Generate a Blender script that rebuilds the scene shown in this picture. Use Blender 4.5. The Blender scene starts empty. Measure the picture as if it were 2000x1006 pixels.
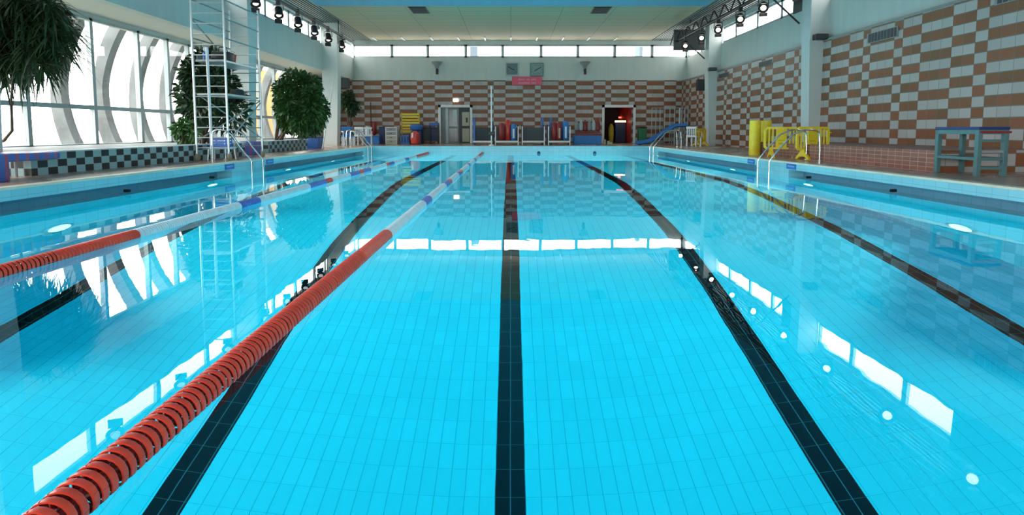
import bpy, bmesh, math, random
from mathutils import Vector, Matrix
PI = math.pi
random.seed(7)
SC = bpy.context.scene
COL = SC.collection
# ---------------------------------------------------------------- camera, light, exposure
CAMH = 1.04
PITCH = math.radians(4.470)
YAW = math.radians(0.130)
cam_data = bpy.data.cameras.new('camera')
cam = bpy.data.objects.new('camera', cam_data)
COL.objects.link(cam)
cam.location = (0, 0, CAMH)
cam.rotation_euler = (PI/2 - PITCH, 0, -YAW)
cam_data.sensor_width = 36
cam_data.sensor_fit = 'HORIZONTAL'
cam_data.lens = 36*1100/2000
cam_data.shift_y = -162/2000
cam_data.clip_start = 0.02
cam_data.clip_end = 500
SC.camera = cam

world = bpy.data.worlds.new('overcast_sky')
SC.world = world
world.use_nodes = True
bgn = world.node_tree.nodes['Background']
bgn.inputs[0].default_value = (1.0, 0.985, 0.95, 1)
bgn.inputs[1].default_value = 8.5

SC.view_settings.view_transform = 'Standard'
SC.view_settings.look = 'None'
SC.view_settings.gamma = 1
SC.view_settings.exposure = 0.0
SC.view_settings.use_curve_mapping = False
SC.cycles.use_denoising = True
SC.cycles.max_bounces = 10
SC.cycles.diffuse_bounces = 4
SC.cycles.sample_clamp_indirect = 6.0

def portal(name, loc, rot, sx, sy):
    l = bpy.data.lights.new(name, 'AREA')
    l.shape = 'RECTANGLE'; l.size = sx; l.size_y = sy
    l.cycles.is_portal = True
    o = bpy.data.objects.new(name, l); COL.objects.link(o)
    o.location = loc; o.rotation_euler = rot
    return o
# daylight portals fill exactly the window openings (they emit nothing of their own)
portal('left_window_portal', (-10.35, 12.5, 2.25), (0, -PI/2, 0), 3.2, 29)
portal('left_clerestory_portal', (-8.95, 13.0, 5.45), (0, -PI/2, 0), 1.0, 37)
portal('right_clerestory_portal', (10.0, 13.0, 5.45), (0, PI/2, 0), 1.0, 37)
portal('back_clerestory_portal', (0.5, 31.9, 5.45), (-PI/2, 0, 0), 18.4, 0.8)
portal('added_front_window_portal', (0.5, -5.9, 2.05), (PI/2, 0, 0), 17, 2.7)

# ---------------------------------------------------------------- measurements
DECK = 0.333
PX = 6.25            # pool half width
PY0, PY1 = -0.35, 25.5
LX, RX, BY = -8.70, 9.75, 31.6
TX = 9.60            # face of the tiled right wall
WX = -10.2           # plane of the left window wall
BEAM = 3.82
CLB, CLT = 5.05, 5.78
CEIL = 6.0
def wx(px, Y): return (px - 997.5)*Y/1100.0
def wz(py, Y): return CAMH + math.tan(math.atan((341 - py)/1100.0) - PITCH)*Y

# ---------------------------------------------------------------- material helpers
def _n(nt, t, **kw):
    n = nt.nodes.new(t)
    for k, v in kw.items(): setattr(n, k, v)
    return n
def newmat(name):
    m = bpy.data.materials.new(name); m.use_nodes = True
    return m, m.node_tree, m.node_tree.nodes['Principled BSDF']
def mat(name, col, rough=0.5, metal=0.0, var=0.08, scale=6.0, bump=0.0, emit=None, estr=0.0, spec=0.5):
    m, nt, b = newmat(name)
    b.inputs['Roughness'].default_value = rough
    b.inputs['Metallic'].default_value = metal
    b.inputs['Specular IOR Level'].default_value = spec
    tc = _n(nt, 'ShaderNodeTexCoord')
    nz = _n(nt, 'ShaderNodeTexNoise'); nz.inputs['Scale'].default_value = scale; nz.inputs['Detail'].default_value = 4
    nt.links.new(tc.outputs['Object'], nz.inputs['Vector'])
    cr = _n(nt, 'ShaderNodeValToRGB')
    cr.color_ramp.elements[0].position = 0.3; cr.color_ramp.elements[1].position = 0.7
    cr.color_ramp.elements[0].color = tuple(c*(1-var) for c in col) + (1,)
    cr.color_ramp.elements[1].color = tuple(min(1, c*(1+var)) for c in col) + (1,)
    nt.links.new(nz.outputs['Fac'], cr.inputs['Fac'])
    nt.links.new(cr.outputs['Color'], b.inputs['Base Color'])
    if bump:
        bp = _n(nt, 'ShaderNodeBump'); bp.inputs['Strength'].default_value = bump; bp.inputs['Distance'].default_value = 0.01
        nt.links.new(nz.outputs['Fac'], bp.inputs['Height']); nt.links.new(bp.outputs['Normal'], b.inputs['Normal'])
    if emit:
        b.inputs['Emission Color'].default_value = emit + (1,)
        b.inputs['Emission Strength'].default_value = estr
    return m
class G:
    """tiny shader maths builder"""
    def __init__(s, nt): s.nt = nt
    def m(s, op, a, b=None, c=None):
        n = _n(s.nt, 'ShaderNodeMath', operation=op)
        for i, v in enumerate((a, b, c)):
            if v is None: continue
            if isinstance(v, (int, float)): n.inputs[i].default_value = v
            else: s.nt.links.new(v, n.inputs[i])
        return n.outputs[0]
    def mix(s, f, a, b):
        n = _n(s.nt, 'ShaderNodeMix', data_type='RGBA')
        for i, v in ((0, f), (6, a), (7, b)):
            if isinstance(v, (int, float)): n.inputs[i].default_value = v
            elif isinstance(v, tuple): n.inputs[i].default_value = v + (1,)
            else: s.nt.links.new(v, n.inputs[i])
        return n.outputs[2]
    def pos(s):
        g = _n(s.nt, 'ShaderNodeNewGeometry'); sp = _n(s.nt, 'ShaderNodeSeparateXYZ')
        s.nt.links.new(g.outputs['Position'], sp.inputs[0])
        return sp.outputs[0], sp.outputs[1], sp.outputs[2], g.outputs['Position']
    def noise(s, vec, scale, detail=3):
        n = _n(s.nt, 'ShaderNodeTexNoise'); n.inputs['Scale'].default_value = scale; n.inputs['Detail'].default_value = detail
        s.nt.links.new(vec, n.inputs['Vector']); return n.outputs['Fac']
    def white(s, a, b):
        c = _n(s.nt, 'ShaderNodeCombineXYZ')
        s.nt.links.new(a, c.inputs[0]); s.nt.links.new(b, c.inputs[1])
        w = _n(s.nt, 'ShaderNodeTexWhiteNoise', noise_dimensions='2D'); s.nt.links.new(c.outputs[0], w.inputs['Vector'])
        return w.outputs['Value']
    def cell(s, u, v, su, sv, u0=0.0, v0=0.0, gu=0.006, gv=0.006):
        """returns (grout mask, column index, row index)"""
        a = s.m('DIVIDE', s.m('SUBTRACT', u, u0), su); b = s.m('DIVIDE', s.m('SUBTRACT', v, v0), sv)
        fa, fb = s.m('FRACT', a), s.m('FRACT', b)
        ga = s.m('LESS_THAN', s.m('MINIMUM', fa, s.m('SUBTRACT', 1, fa)), gu/su/2)
        gb = s.m('LESS_THAN', s.m('MINIMUM', fb, s.m('SUBTRACT', 1, fb)), gv/sv/2)
        return s.m('MAXIMUM', ga, gb), s.m('FLOOR', a), s.m('FLOOR', b)

def tile_mat(name, uv, col, col2, grout, su, sv, u0=0, v0=0, gu=0.006, gv=0.006, rough=0.25, lines=False, spec=0.5):
    m, nt, b = newmat(name); g = G(nt)
    x, y, z, p = g.pos()
    ax = {'x': x, 'y': y, 'z': z}
    u, v = ax[uv[0]], ax[uv[1]]
    gm, ci, ri = g.cell(u, v, su, sv, u0, v0, gu, gv)
    base = g.mix(g.white(ci, ri), col, col2)
    gcol = grout
    if lines:
        a = g.m('DIVIDE', x, 2.5)
        d = g.m('ABSOLUTE', g.m('SUBTRACT', a, g.m('ROUND', a)))
        lm = g.m('MULTIPLY', g.m('LESS_THAN', d, 0.1205/2.5), g.m('LESS_THAN', g.m('ABSOLUTE', x), 5.6))
        lm = g.m('MULTIPLY', lm, g.m('LESS_THAN', y, 25.0))
        base = g.mix(lm, base, (0.008, 0.008, 0.011))
        gcol = g.mix(lm, grout, (0.10, 0.16, 0.2))
    c = g.mix(gm, base, gcol)
    nt.links.new(c, b.inputs['Base Color'])
    b.inputs['Roughness'].default_value = rough
    b.inputs['Specular IOR Level'].default_value = spec
    return m

def wall_tile_mat(name, axis, u0, tile, sign, z0=3.545):
    m, nt, b = newmat(name); g = G(nt)
    x, y, z, p = g.pos()
    u = x if axis == 'x' else y
    t = g.m('DIVIDE', g.m('MULTIPLY', g.m('SUBTRACT', u, u0), sign), tile)
    rowf = g.m('DIVIDE', g.m('SUBTRACT', z0, z), 0.2225)
    tm = g.m('FLOORED_MODULO', t, 12.0)
    s = None
    for k in (3, 5, 6, 9, 10):
        q = g.m('GREATER_THAN', tm, float(k)); s = q if s is None else g.m('ADD', s, q)
    row = g.m('FLOOR', rowf)
    par = g.m('FLOORED_MODULO', g.m('ADD', s, row), 2.0)
    ci = g.m('FLOOR', t)
    w = g.white(ci, row)
    sp = g.noise(p, 55, 2)
    brown = g.mix(w, (0.19, 0.072, 0.022), (0.29, 0.078, 0.026))
    light = g.mix(w, (0.43, 0.395, 0.38), (0.50, 0.465, 0.45))
    base = g.mix(par, light, brown)
    base = g.mix(g.m('MULTIPLY', sp, 0.12), base, (0.20, 0.17, 0.14))
    fa = g.m('FRACT', t); fb = g.m('FRACT', rowf)
    ga = g.m('LESS_THAN', g.m('MINIMUM', fa, g.m('SUBTRACT', 1, fa)), 0.016)
    gb = g.m('LESS_THAN', g.m('MINIMUM', fb, g.m('SUBTRACT', 1, fb)), 0.045)
    c = g.mix(g.m('MAXIMUM', ga, gb), base, (0.17, 0.15, 0.12))
    nt.links.new(c, b.inputs['Base Color'])
    b.inputs['Roughness'].default_value = 0.45
    return m

def checker_mat(name):
    m, nt, b = newmat(name); g = G(nt)
    x, y, z, p = g.pos()
    u = g.m('SUBTRACT', y, g.m('MULTIPLY', x, 1.0))
    gm, ci, ri = g.cell(u, z, 0.199, 0.121, 0.0, DECK - 0.003, 0.008, 0.008)
    par = g.m('FLOORED_MODULO', g.m('ADD', ci, ri), 2.0)
    base = g.mix(par, (0.33, 0.50, 0.52), (0.012, 0.013, 0.016))
    c = g.mix(gm, base, (0.32, 0.38, 0.36))
    nt.links.new(c, b.inputs['Base Color']); b.inputs['Roughness'].default_value = 0.3
    return m
def panel_mat(name, col, line, su, sv, g_=0.012, u0=0.0, v0=0.0, rough=0.7):
    return tile_mat(name, 'xy', col, tuple(c*0.93 for c in col), line, su, sv, u0, v0, g_, g_, rough)
def paint_mat(name, col, stain=0.25):
    m, nt, b = newmat(name); g = G(nt)
    x, y, z, p = g.pos()
    mp = _n(nt, 'ShaderNodeMapping'); mp.inputs['Scale'].default_value = (2.5, 2.5, 0.35)
    nt.links.new(p, mp.inputs['Vector'])
    n1 = g.noise(mp.outputs[0], 1.6, 5)
    n2 = g.noise(p, 0.5, 3)
    f = g.m('MULTIPLY', g.m('POWER', n1, 2.0), stain*2)
    c = g.mix(f, col, tuple(k*0.62 for k in col))
    c = g.mix(g.m('MULTIPLY', n2, 0.12), c, tuple(k*0.8 for k in col))
    nt.links.new(c, b.inputs['Base Color']); b.inputs['Roughness'].default_value = 0.6
    return m
def deck_mat(name):
    m, nt, b = newmat(name); g = G(nt)
    x, y, z, p = g.pos()
    gm, ci, ri = g.cell(x, y, 0.2, 0.2, 0, 0, 0.008, 0.008)
    base = g.mix(g.white(ci, ri), (0.44, 0.26, 0.19), (0.52, 0.33, 0.25))
    base = g.mix(g.m('MULTIPLY', g.noise(p, 1.2, 5), 0.5), base, (0.30, 0.20, 0.15))
    c = g.mix(gm, base, (0.25, 0.19, 0.15))
    nt.links.new(c, b.inputs['Base Color'])
    r = g.m('ADD', g.m('MULTIPLY', g.noise(p, 0.9, 3), 0.3), 0.10)
    nt.links.new(r, b.inputs['Roughness'])
    return m
def emis(name, col, s):
    m, nt, b = newmat(name)
    b.inputs['Base Color'].default_value = (0.8, 0.8, 0.8, 1)
    b.inputs['Emission Color'].default_value = col + (1,); b.inputs['Emission Strength'].default_value = s
    return m
def glass_mat(name, tint=(0.96, 0.98, 0.98), refl=0.06):
    m = bpy.data.materials.new(name); m.use_nodes = True; nt = m.node_tree; nt.nodes.clear()
    o = _n(nt, 'ShaderNodeOutputMaterial'); t = _n(nt, 'ShaderNodeBsdfTransparent'); gl = _n(nt, 'ShaderNodeBsdfGlossy')
    t.inputs[0].default_value = tint + (1,); gl.inputs['Roughness'].default_value = 0.02
    mx = _n(nt, 'ShaderNodeMixShader'); mx.inputs[0].default_value = refl
    nt.links.new(t.outputs[0], mx.inputs[1]); nt.links.new(gl.outputs[0], mx.inputs[2]); nt.links.new(mx.outputs[0], o.inputs[0])
    return m
def water_mat():
    m = bpy.data.materials.new('pool_water'); m.use_nodes = True; nt = m.node_tree; nt.nodes.clear()
    o = _n(nt, 'ShaderNodeOutputMaterial'); gl = _n(nt, 'ShaderNodeBsdfGlass')
    gl.inputs['IOR'].default_value = 1.333; gl.inputs['Roughness'].default_value = 0.0
    g = G(nt); x, y, z, p = g.pos()
    mp = _n(nt, 'ShaderNodeMapping'); mp.inputs['Scale'].default_value = (1.0, 0.45, 1.0); nt.links.new(p, mp.inputs['Vector'])
    h = g.m('ADD', g.m('MULTIPLY', g.noise(mp.outputs[0], 0.9, 1), 1.0), g.m('MULTIPLY', g.noise(p, 5.0, 1), 0.06))
    bp = _n(nt, 'ShaderNodeBump'); bp.inputs['Strength'].default_value = 0.35; bp.inputs['Distance'].default_value = 0.012
    nt.links.new(h, bp.inputs['Height']); nt.links.new(bp.outputs[0], gl.inputs['Normal'])
    nt.links.new(gl.outputs[0], o.inputs['Surface'])
    va = _n(nt, 'ShaderNodeVolumeAbsorption')
    va.inputs['Color'].default_value = (0.0, 0.942, 0.985, 1); va.inputs['Density'].default_value = 0.36
    nt.links.new(va.outputs[0], o.inputs['Volume'])
    return m

M = dict(
 pool_bottom=tile_mat('pool_bottom_tile', 'xy', (0.22, 0.65, 0.79), (0.24, 0.69, 0.83), (0.10, 0.44, 0.56), 0.12, 0.242, 0.0, 0.075, 0.007, 0.003, 0.9, lines=True, spec=0.0),
 pool_side=tile_mat('pool_side_tile', 'yz', (0.27, 0.56, 0.64), (0.30, 0.61, 0.69), (0.18, 0.42, 0.48), 0.242, 0.12, 0.0, DECK, 0.006, 0.006, 0.25),
 pool_end=tile_mat('pool_end_tile', 'xz', (0.27, 0.56, 0.64), (0.30, 0.61, 0.69), (0.18, 0.42, 0.48), 0.242, 0.12, 0.0, DECK, 0.006, 0.006, 0.25),
 gutter_shade=tile_mat('gutter_tile_dark_for_shade', 'yz', (0.10, 0.26, 0.38), (0.12, 0.29, 0.42), (0.06, 0.18, 0.28), 0.242, 0.12, 0.0, DECK, 0.006, 0.006, 0.3),  # pool tile in a darker blue, painting in the recess shade
 coping=mat('cream_coping', (0.80, 0.64, 0.50), 0.5),
 deck=deck_mat('terracotta_deck_tile'),
 wall_back=wall_tile_mat('checked_wall_tile_back', 'x', -8.155, 0.3275, 1.0),
 wall_right=wall_tile_mat('checked_wall_tile_right', 'y', 17.1, 0.312, -1.0, 3.52),
 wall_end=wall_tile_mat('checked_wall_tile_end', 'x', 8.62, 0.30, 1.0),
 beam=paint_mat('pale_teal_painted_concrete', (0.60, 0.66, 0.63)),
 pillar=paint_mat('white_painted_concrete', (0.62, 0.66, 0.64), 0.2),
 soffit=paint_mat('soffit_paint', (0.66, 0.66, 0.62), 0.1),
 ceil=panel_mat('beige_ceiling_panel', (0.50, 0.43, 0.28), (0.20, 0.20, 0.15), 2.13, 0.8, 0.022),
 ceil_blue=mat('blue_ceiling_panel', (0.12, 0.40, 0.56), 0.6),
 louvre=mat('dark_grey_louvre', (0.13, 0.14, 0.15), 0.5),
 slat=mat('grey_louvre_slat', (0.19, 0.20, 0.20), 0.4),
 check=checker_mat('black_teal_checker_tile'),
 brick=tile_mat('red_plinth_tile', 'yz', (0.26, 0.085, 0.055), (0.33, 0.12, 0.08), (0.50, 0.33, 0.29), 0.2, 0.078, 0.0, DECK, 0.012, 0.009, 0.4),
 frame=mat('grey_window_frame', (0.42, 0.48, 0.50), 0.4, 0.2),
 glass=glass_mat('window_glass'),
 water=water_mat(),
 white=mat('white_paint', (0.78, 0.80, 0.80), 0.4),
 plastic_white=mat('white_plastic', (0.75, 0.76, 0.78), 0.35),
 chrome=mat('polished_steel', (0.75, 0.77, 0.78), 0.15, 1.0),
 alu=mat('aluminium', (0.60, 0.63, 0.63), 0.35, 0.6),
 black=mat('black_metal', (0.012, 0.012, 0.014), 0.4),
 dark=mat('dark_grey_plastic', (0.05, 0.055, 0.06), 0.5),
 grey=mat('grey_metal', (0.28, 0.30, 0.30), 0.5),
 lens=emis('lamp_lens_lit', (1.0, 0.86, 0.72), 6.0),
 lens_dim=emis('lamp_lens_dim', (1.0, 0.85, 0.78), 1.5),
 red=mat('red_plastic', (0.62, 0.045, 0.03), 0.3),
 red_float=mat('red_float_plastic', (0.88, 0.06, 0.025), 0.3, var=0.2, scale=3),
 red_dark=mat('dark_red_plastic', (0.25, 0.02, 0.02), 0.4),
 white_float=mat('white_float_plastic', (0.72, 0.80, 0.84), 0.35),
 blue_float=mat('blue_float_plastic', (0.03, 0.15, 0.55), 0.3),
 blue=mat('blue_plastic', (0.03, 0.13, 0.42), 0.4),
 blue_b=mat('bright_blue_foam', (0.035, 0.20, 0.55), 0.6),
 navy_top=mat('dark_blue_board', (0.012, 0.035, 0.16), 0.5),
 navy=mat('navy_plastic', (0.015, 0.03, 0.10), 0.5),
 yellow=mat('yellow_plastic', (0.88, 0.62, 0.02), 0.4),
 yellow_d=mat('yellow_foam', (0.62, 0.44, 0.03), 0.6),
 green=mat('green_plastic', (0.02, 0.16, 0.07), 0.4),
 teal=mat('teal_painted_wood', (0.09, 0.19, 0.20), 0.5),
 pink=mat('pink_sign_board', (0.80, 0.10, 0.17), 0.5),
 pink_text=mat('pale_pink_lettering', (.85, .5, .55)),
 clock=mat('dark_teal_clock_face', (0.12, 0.20, 0.20), 0.4),
 clock_l=mat('pale_teal_clock_face', (0.22, 0.34, 0.33), 0.4),
 leaf=mat('dark_green_leaf', (0.022, 0.055, 0.018), 0.4, var=0.5, scale=4),
 leaf_g=mat('mid_green_leaf', (0.05, 0.14, 0.03), 0.4, var=0.5, scale=4),
 leaf_f=mat('ficus_leaf', (0.035, 0.10, 0.022), 0.4, var=0.5, scale=4),
 bark=mat('brown_bark', (0.10, 0.065, 0.04), 0.8),
 ledge=mat('grey_teal_ledge', (0.17, 0.19, 0.185), 0.6),
 soil=mat('dark_soil', (0.05, 0.035, 0.025), 0.9),
 concrete=mat('outdoor_grey_concrete', (0.15, 0.16, 0.165), 0.8, scale=2, var=0.25),
 grass=mat('pale_dry_lawn', (0.155, 0.16, 0.105), 0.9, scale=1),
 orange=mat('orange_screen', (0.38, 0.22, 0.07), 0.8),
 far=mat('distant_blue_grey_wall', (0.06, 0.08, 0.10), 0.8),
 redroom=mat('red_painted_wall', (0.75, 0.05, 0.05), 0.5),
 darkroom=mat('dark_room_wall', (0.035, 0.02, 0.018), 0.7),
 redlamp=emis('red_strip_lamp', (1.0, 0.10, 0.04), 3.0),
 warmglow=emis('warm_edge_glow', (1.0, 0.85, 0.5), 2.2),
 whitelamp=emis('white_lamp', (1.0, 0.95, 0.85), 3.0),
 poollens=emis('pool_lamp_lens', (0.85, 1.0, 0.98), 4.0),
 sign_blue=mat('blue_plaque', (0.02, 0.12, 0.42), 0.4),
 beige=mat('beige_door_panel', (0.46, 0.44, 0.34), 0.5),
 greydoor=mat('grey_door_glass', (0.16, 0.18, 0.19), 0.15),
 tan=mat('tan_rubber', (0.40, 0.31, 0.20), 0.7),
)
def stripe_mat():
    m, nt, b = newmat('blue_red_striped_cloth'); g = G(nt)
    tc = _n(nt, 'ShaderNodeTexCoord'); sp = _n(nt, 'ShaderNodeSeparateXYZ'); nt.links.new(tc.outputs['Object'], sp.inputs[0])
    f = g.m('FRACT', g.m('DIVIDE', g.m('ADD', sp.outputs[0], g.m('MULTIPLY', sp.outputs[1], 1.0)), 0.17))
    a = g.m('LESS_THAN', f, 0.28)
    c = g.mix(a, (0.06, 0.12, 0.42), (0.36, 0.07, 0.14))
    nt.links.new(c, b.inputs['Base Color']); b.inputs['Roughness'].default_value = 0.35
    return m
M['stripe'] = stripe_mat()

# ---------------------------------------------------------------- mesh helpers
class MB:
    def __init__(s): s.v = []; s.f = []; s.mi = []; s.cur = 0
    def add(s, vs, fs):
        o = len(s.v); s.v += [tuple(v) for v in vs]
        for f in fs: s.f.append(tuple(i + o for i in f)); s.mi.append(s.cur)
        return s
    def box(s, a, b, bev=0.0):
        x0, y0, z0 = (min(a[i], b[i]) for i in range(3)); x1, y1, z1 = (max(a[i], b[i]) for i in range(3))
        if bev <= 0:
            return s.add([(x0,y0,z0),(x1,y0,z0),(x1,y1,z0),(x0,y1,z0),(x0,y0,z1),(x1,y0,z1),(x1,y1,z1),(x0,y1,z1)],
              [(0,3,2,1),(4,5,6,7),(0,1,5,4),(1,2,6,5),(2,3,7,6),(3,0,4,7)])
        e = min(bev, (x1-x0)/2.2, (y1-y0)/2.2, (z1-z0)/2.2)
        bm = bmesh.new(); bmesh.ops.create_cube(bm, size=1)
        for v in bm.verts: v.co = Vector(((x0+x1)/2 + v.co.x*(x1-x0), (y0+y1)/2 + v.co.y*(y1-y0), (z0+z1)/2 + v.co.z*(z1-z0)))
        bmesh.ops.bevel(bm, geom=bm.edges[:], offset=e, segments=2, affect='EDGES', profile=0.6)
        bm.verts.index_update()
        s.add([v.co[:] for v in bm.verts], [tuple(v.index for v in f.verts) for f in bm.faces]); bm.free()
        return s
    def quad(s, *p): return s.add(p, [tuple(range(len(p)))])
    def tube(s, pts, r, n=8, cap=True):
        pts = [Vector(p) for p in pts]; rs = r if isinstance(r, (list, tuple)) else [r]*len(pts)
        rings = []; up = None
        for i, p in enumerate(pts):
            d = (pts[min(i+1, len(pts)-1)] - pts[max(i-1, 0)]).normalized()
            if up is None:
                a = Vector((0,0,1)) if abs(d.z) < 0.9 else Vector((1,0,0)); up = d.cross(a).normalized()
            up = (up - d*up.dot(d)).normalized(); w = d.cross(up)
            rings.append([p + (up*math.cos(2*PI*k/n) + w*math.sin(2*PI*k/n))*rs[i] for k in range(n)])
        vs = [v for rg in rings for v in rg]; fs = []
        for i in range(len(rings)-1):
            for k in range(n): fs.append((i*n+k, i*n+(k+1)%n, (i+1)*n+(k+1)%n, (i+1)*n+k))
        if cap: fs.append(tuple(range(n-1, -1, -1))); fs.append(tuple((len(rings)-1)*n + k for k in range(n)))
        return s.add(vs, fs)
    def bar(s, a, b, w, h=None):
        """rectangular bar from a to b"""
        h = h or w; a, b = Vector(a), Vector(b); d = (b-a).normalized()
        r = Vector((0,0,1)) if abs(d.z) < 0.95 else Vector((0,1,0))
        u = d.cross(r).normalized(); t = u.cross(d)
        vs = [p + u*i*w/2 + t*j*h/2 for p in (a, b) for i, j in ((-1,-1),(1,-1),(1,1),(-1,1))]
        return s.add(vs, [(0,3,2,1),(4,5,6,7),(0,1,5,4),(1,2,6,5),(2,3,7,6),(3,0,4,7)])
    def prism(s, poly, axis, a, b):
        """poly: 2-D outline; axis: extrusion axis"""
        def P(q, t):
            return {'x': (t, q[0], q[1]), 'y': (q[0], t, q[1]), 'z': (q[0], q[1], t)}[axis]
        n = len(poly)
        return s.add([P(q, a) for q in poly] + [P(q, b) for q in poly],
            [tuple(range(n)), tuple(range(2*n-1, n-1, -1))] + [(i, i+n, (i+1)%n+n, (i+1)%n) for i in range(n)])
    def lathe(s, prof, n=16, axis=((0,0,0),(0,0,1)), cap=True):
        o = Vector(axis[0]); d = Vector(axis[1]).normalized()
        a = Vector((0,0,1)) if abs(d.z) < 0.9 else Vector((1,0,0)); u = d.cross(a).normalized(); w = d.cross(u)
        vs = []; fs = []
        for r, t in prof:
            for k in range(n): vs.append(o + d*t + (u*math.cos(2*PI*k/n) + w*math.sin(2*PI*k/n))*max(r, 1e-4))
        for i in range(len(prof)-1):
            for k in range(n): fs.append((i*n+k, i*n+(k+1)%n, (i+1)*n+(k+1)%n, (i+1)*n+k))
        if cap: fs.append(tuple(range(n))); fs.append(tuple((len(prof)-1)*n + k for k in range(n-1, -1, -1)))
        return s.add(vs, fs)
    def build(s, name, m, parent=None, smooth=False, fix=True):
        me = bpy.data.meshes.new(name); me.from_pydata(s.v, [], s.f)
        for k in (m if isinstance(m, (list, tuple)) else [m]): me.materials.append(M[k] if isinstance(k, str) else k)
        if isinstance(m, (list, tuple)): me.polygons.foreach_set('material_index', s.mi)
        if fix:
            bm = bmesh.new(); bm.from_mesh(me); bmesh.ops.recalc_face_normals(bm, faces=bm.faces[:]); bm.to_mesh(me); bm.free()
        me.update()
        if smooth:
            for p in me.polygons: p.use_smooth = True
            try: me.set_sharp_from_angle(angle=math.radians(40))
            except Exception: pass
        o = bpy.data.objects.new(name, me); COL.objects.link(o)
        if parent: o.parent = parent
        return o
def tag(o, label, cat, group=None, kind=None):
    o['label'] = label
    if cat: o['category'] = cat
    if group: o['group'] = group
    if kind: o['kind'] = kind
    return o
def thing(name, label, cat, loc=(0,0,0), rz=0.0, group=None):
    o = bpy.data.objects.new(name, None); COL.objects.link(o); o.empty_display_size = 0.1
    o.location = loc; o.rotation_euler = (0, 0, rz)
    return tag(o, label, cat, group)
def struct(name, mb, m, label=None, smooth=False, fix=True):
    o = mb.build(name, m, smooth=smooth, fix=fix); o['kind'] = 'structure'
    if label: o['label'] = label
    return o
def dup(root, loc, rz=None, label=None, group=None):
    r = root.copy(); COL.objects.link(r); r.location = loc
    if rz is not None: r.rotation_euler = (0, 0, rz)
    if label: r['label'] = label
    if group: r['group'] = group
    for ch in list(root.children):
        c = ch.copy(); COL.objects.link(c); c.parent = r
        for gch in list(ch.children):
            d = gch.copy(); COL.objects.link(d); d.parent = c
    return r

# ================================================================ SETTING
XL, XR, YN = -10.35, 9.95, -6.0
# pool basin
def pool_side(sgn, name):
    m = MB(); a = lambda v: v*sgn
    m.box((a(PX), PY0-.3, .167), (a(PX+.5), PY1+.3, DECK-.004))
    m.box((a(PX), PY0-.3, -3.7), (a(PX+.5), PY1+.3, -.06))
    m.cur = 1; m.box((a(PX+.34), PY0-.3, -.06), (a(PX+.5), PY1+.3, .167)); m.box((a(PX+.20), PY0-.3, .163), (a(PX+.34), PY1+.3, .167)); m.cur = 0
    m.box((a(PX+.002), 12.62, -.06), (a(PX+.34), 14.3, .167))
    m.box((a(PX+.002), 23.9, -.06), (a(PX+.34), PY1, .167))
    struct(name, m, ['pool_side', 'gutter_shade'], 'light blue tiled pool side wall with an overflow recess coloured darker for shade, %s side' % ('left' if sgn < 0 else 'right'))
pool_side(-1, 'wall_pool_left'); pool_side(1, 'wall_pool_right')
m = MB().box((-PX-.5, PY1, -3.7), (PX+.5, PY1+.26, DECK))
struct('wall_pool_far', m, 'pool_end', 'light blue tiled end wall of the pool at the far end')
m = MB().box((-PX-.5, PY0-.3, -3.7), (PX+.5, PY0, DECK))
struct('wall_pool_near', m, 'pool_end', 'light blue tiled end wall of the pool below the camera')
prof = [(PY0-.3, -3.37), (5.0, -3.37), (6.2, -3.30), (7.4, -3.10), (10.0, -2.45), (12.8, -1.38), (25.8, -1.28)]
m = MB()
for (a, za), (b, zb) in zip(prof, prof[1:]):
    m.quad((-PX-.1, a, za), (PX+.1, a, za), (PX+.1, b, zb), (-PX-.1, b, zb))
struct('floor_pool', m, 'pool_bottom', 'cyan tiled pool bottom with five black lane lines')
# deck with the pool cut out
m = MB()
for a, b in (((XL, YN), (-PX-.14, 32.0)), ((PX+.14, YN), (XR, 32.0)), ((-PX-.14, YN), (PX+.14, PY0-.02)), ((-PX-.14, PY1+.26), (PX+.14, 32.0))):
    m.box((a[0], a[1], .172), (b[0], b[1], DECK))
struct('floor', m, 'deck', 'terracotta tiled pool deck')
for sgn in (-1, 1):
    m = MB().box((sgn*(PX-.015), PY0, DECK-.03), (sgn*(PX+.15), PY1+.2, DECK+.006), 0.006)
    struct('trim_%d' % (1 if sgn < 0 else 2), m, 'coping', 'cream stone coping along the %s edge of the pool' % ('left' if sgn < 0 else 'right'))

# water: one closed body that fills the basin
e = .008
m = MB().prism([(-PX-e, -3.5), (PX+e, -3.5), (PX+e, -.065), (PX+.34+e, -.065), (PX+.34+e, 0), (-PX-.34-e, 0), (-PX-.34-e, -.065), (-PX-e, -.065)], 'y', PY0-e, PY1+e)
tag(m.build('pool_water', 'water'), 'still clear turquoise water filling the whole swimming pool', 'water', kind='stuff')

# back wall (tiled) with two door openings
D1 = (wx(861, BY), wx(919, BY)); D2 = (wx(1179, BY), wx(1234, BY)); DT = wz(209, BY)
m = MB(); ys = (BY, BY+.25)
xs = [XL, D1[0], D1[1], D2[0], D2[1], XR]
for i in (0, 2, 4): m.box((xs[i], ys[0], DECK-.3), (xs[i+1], ys[1], BEAM))
for i in (1, 3): m.box((xs[i], ys[0], DT), (xs[i+1], ys[1], BEAM))
struct('wall_back', m, 'wall_back', 'far end wall of brown and grey checked tiles')
m = MB().box((LX-.2, BY-.06, BEAM), (RX+.2, BY+.25, CLB)); m.box((LX-.2, BY-.06, CLT), (RX+.2, BY+.25, CEIL+.1))
struct('wall_back_upper', m, 'beam', 'pale teal concrete beam above the far tiled wall')
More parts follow.
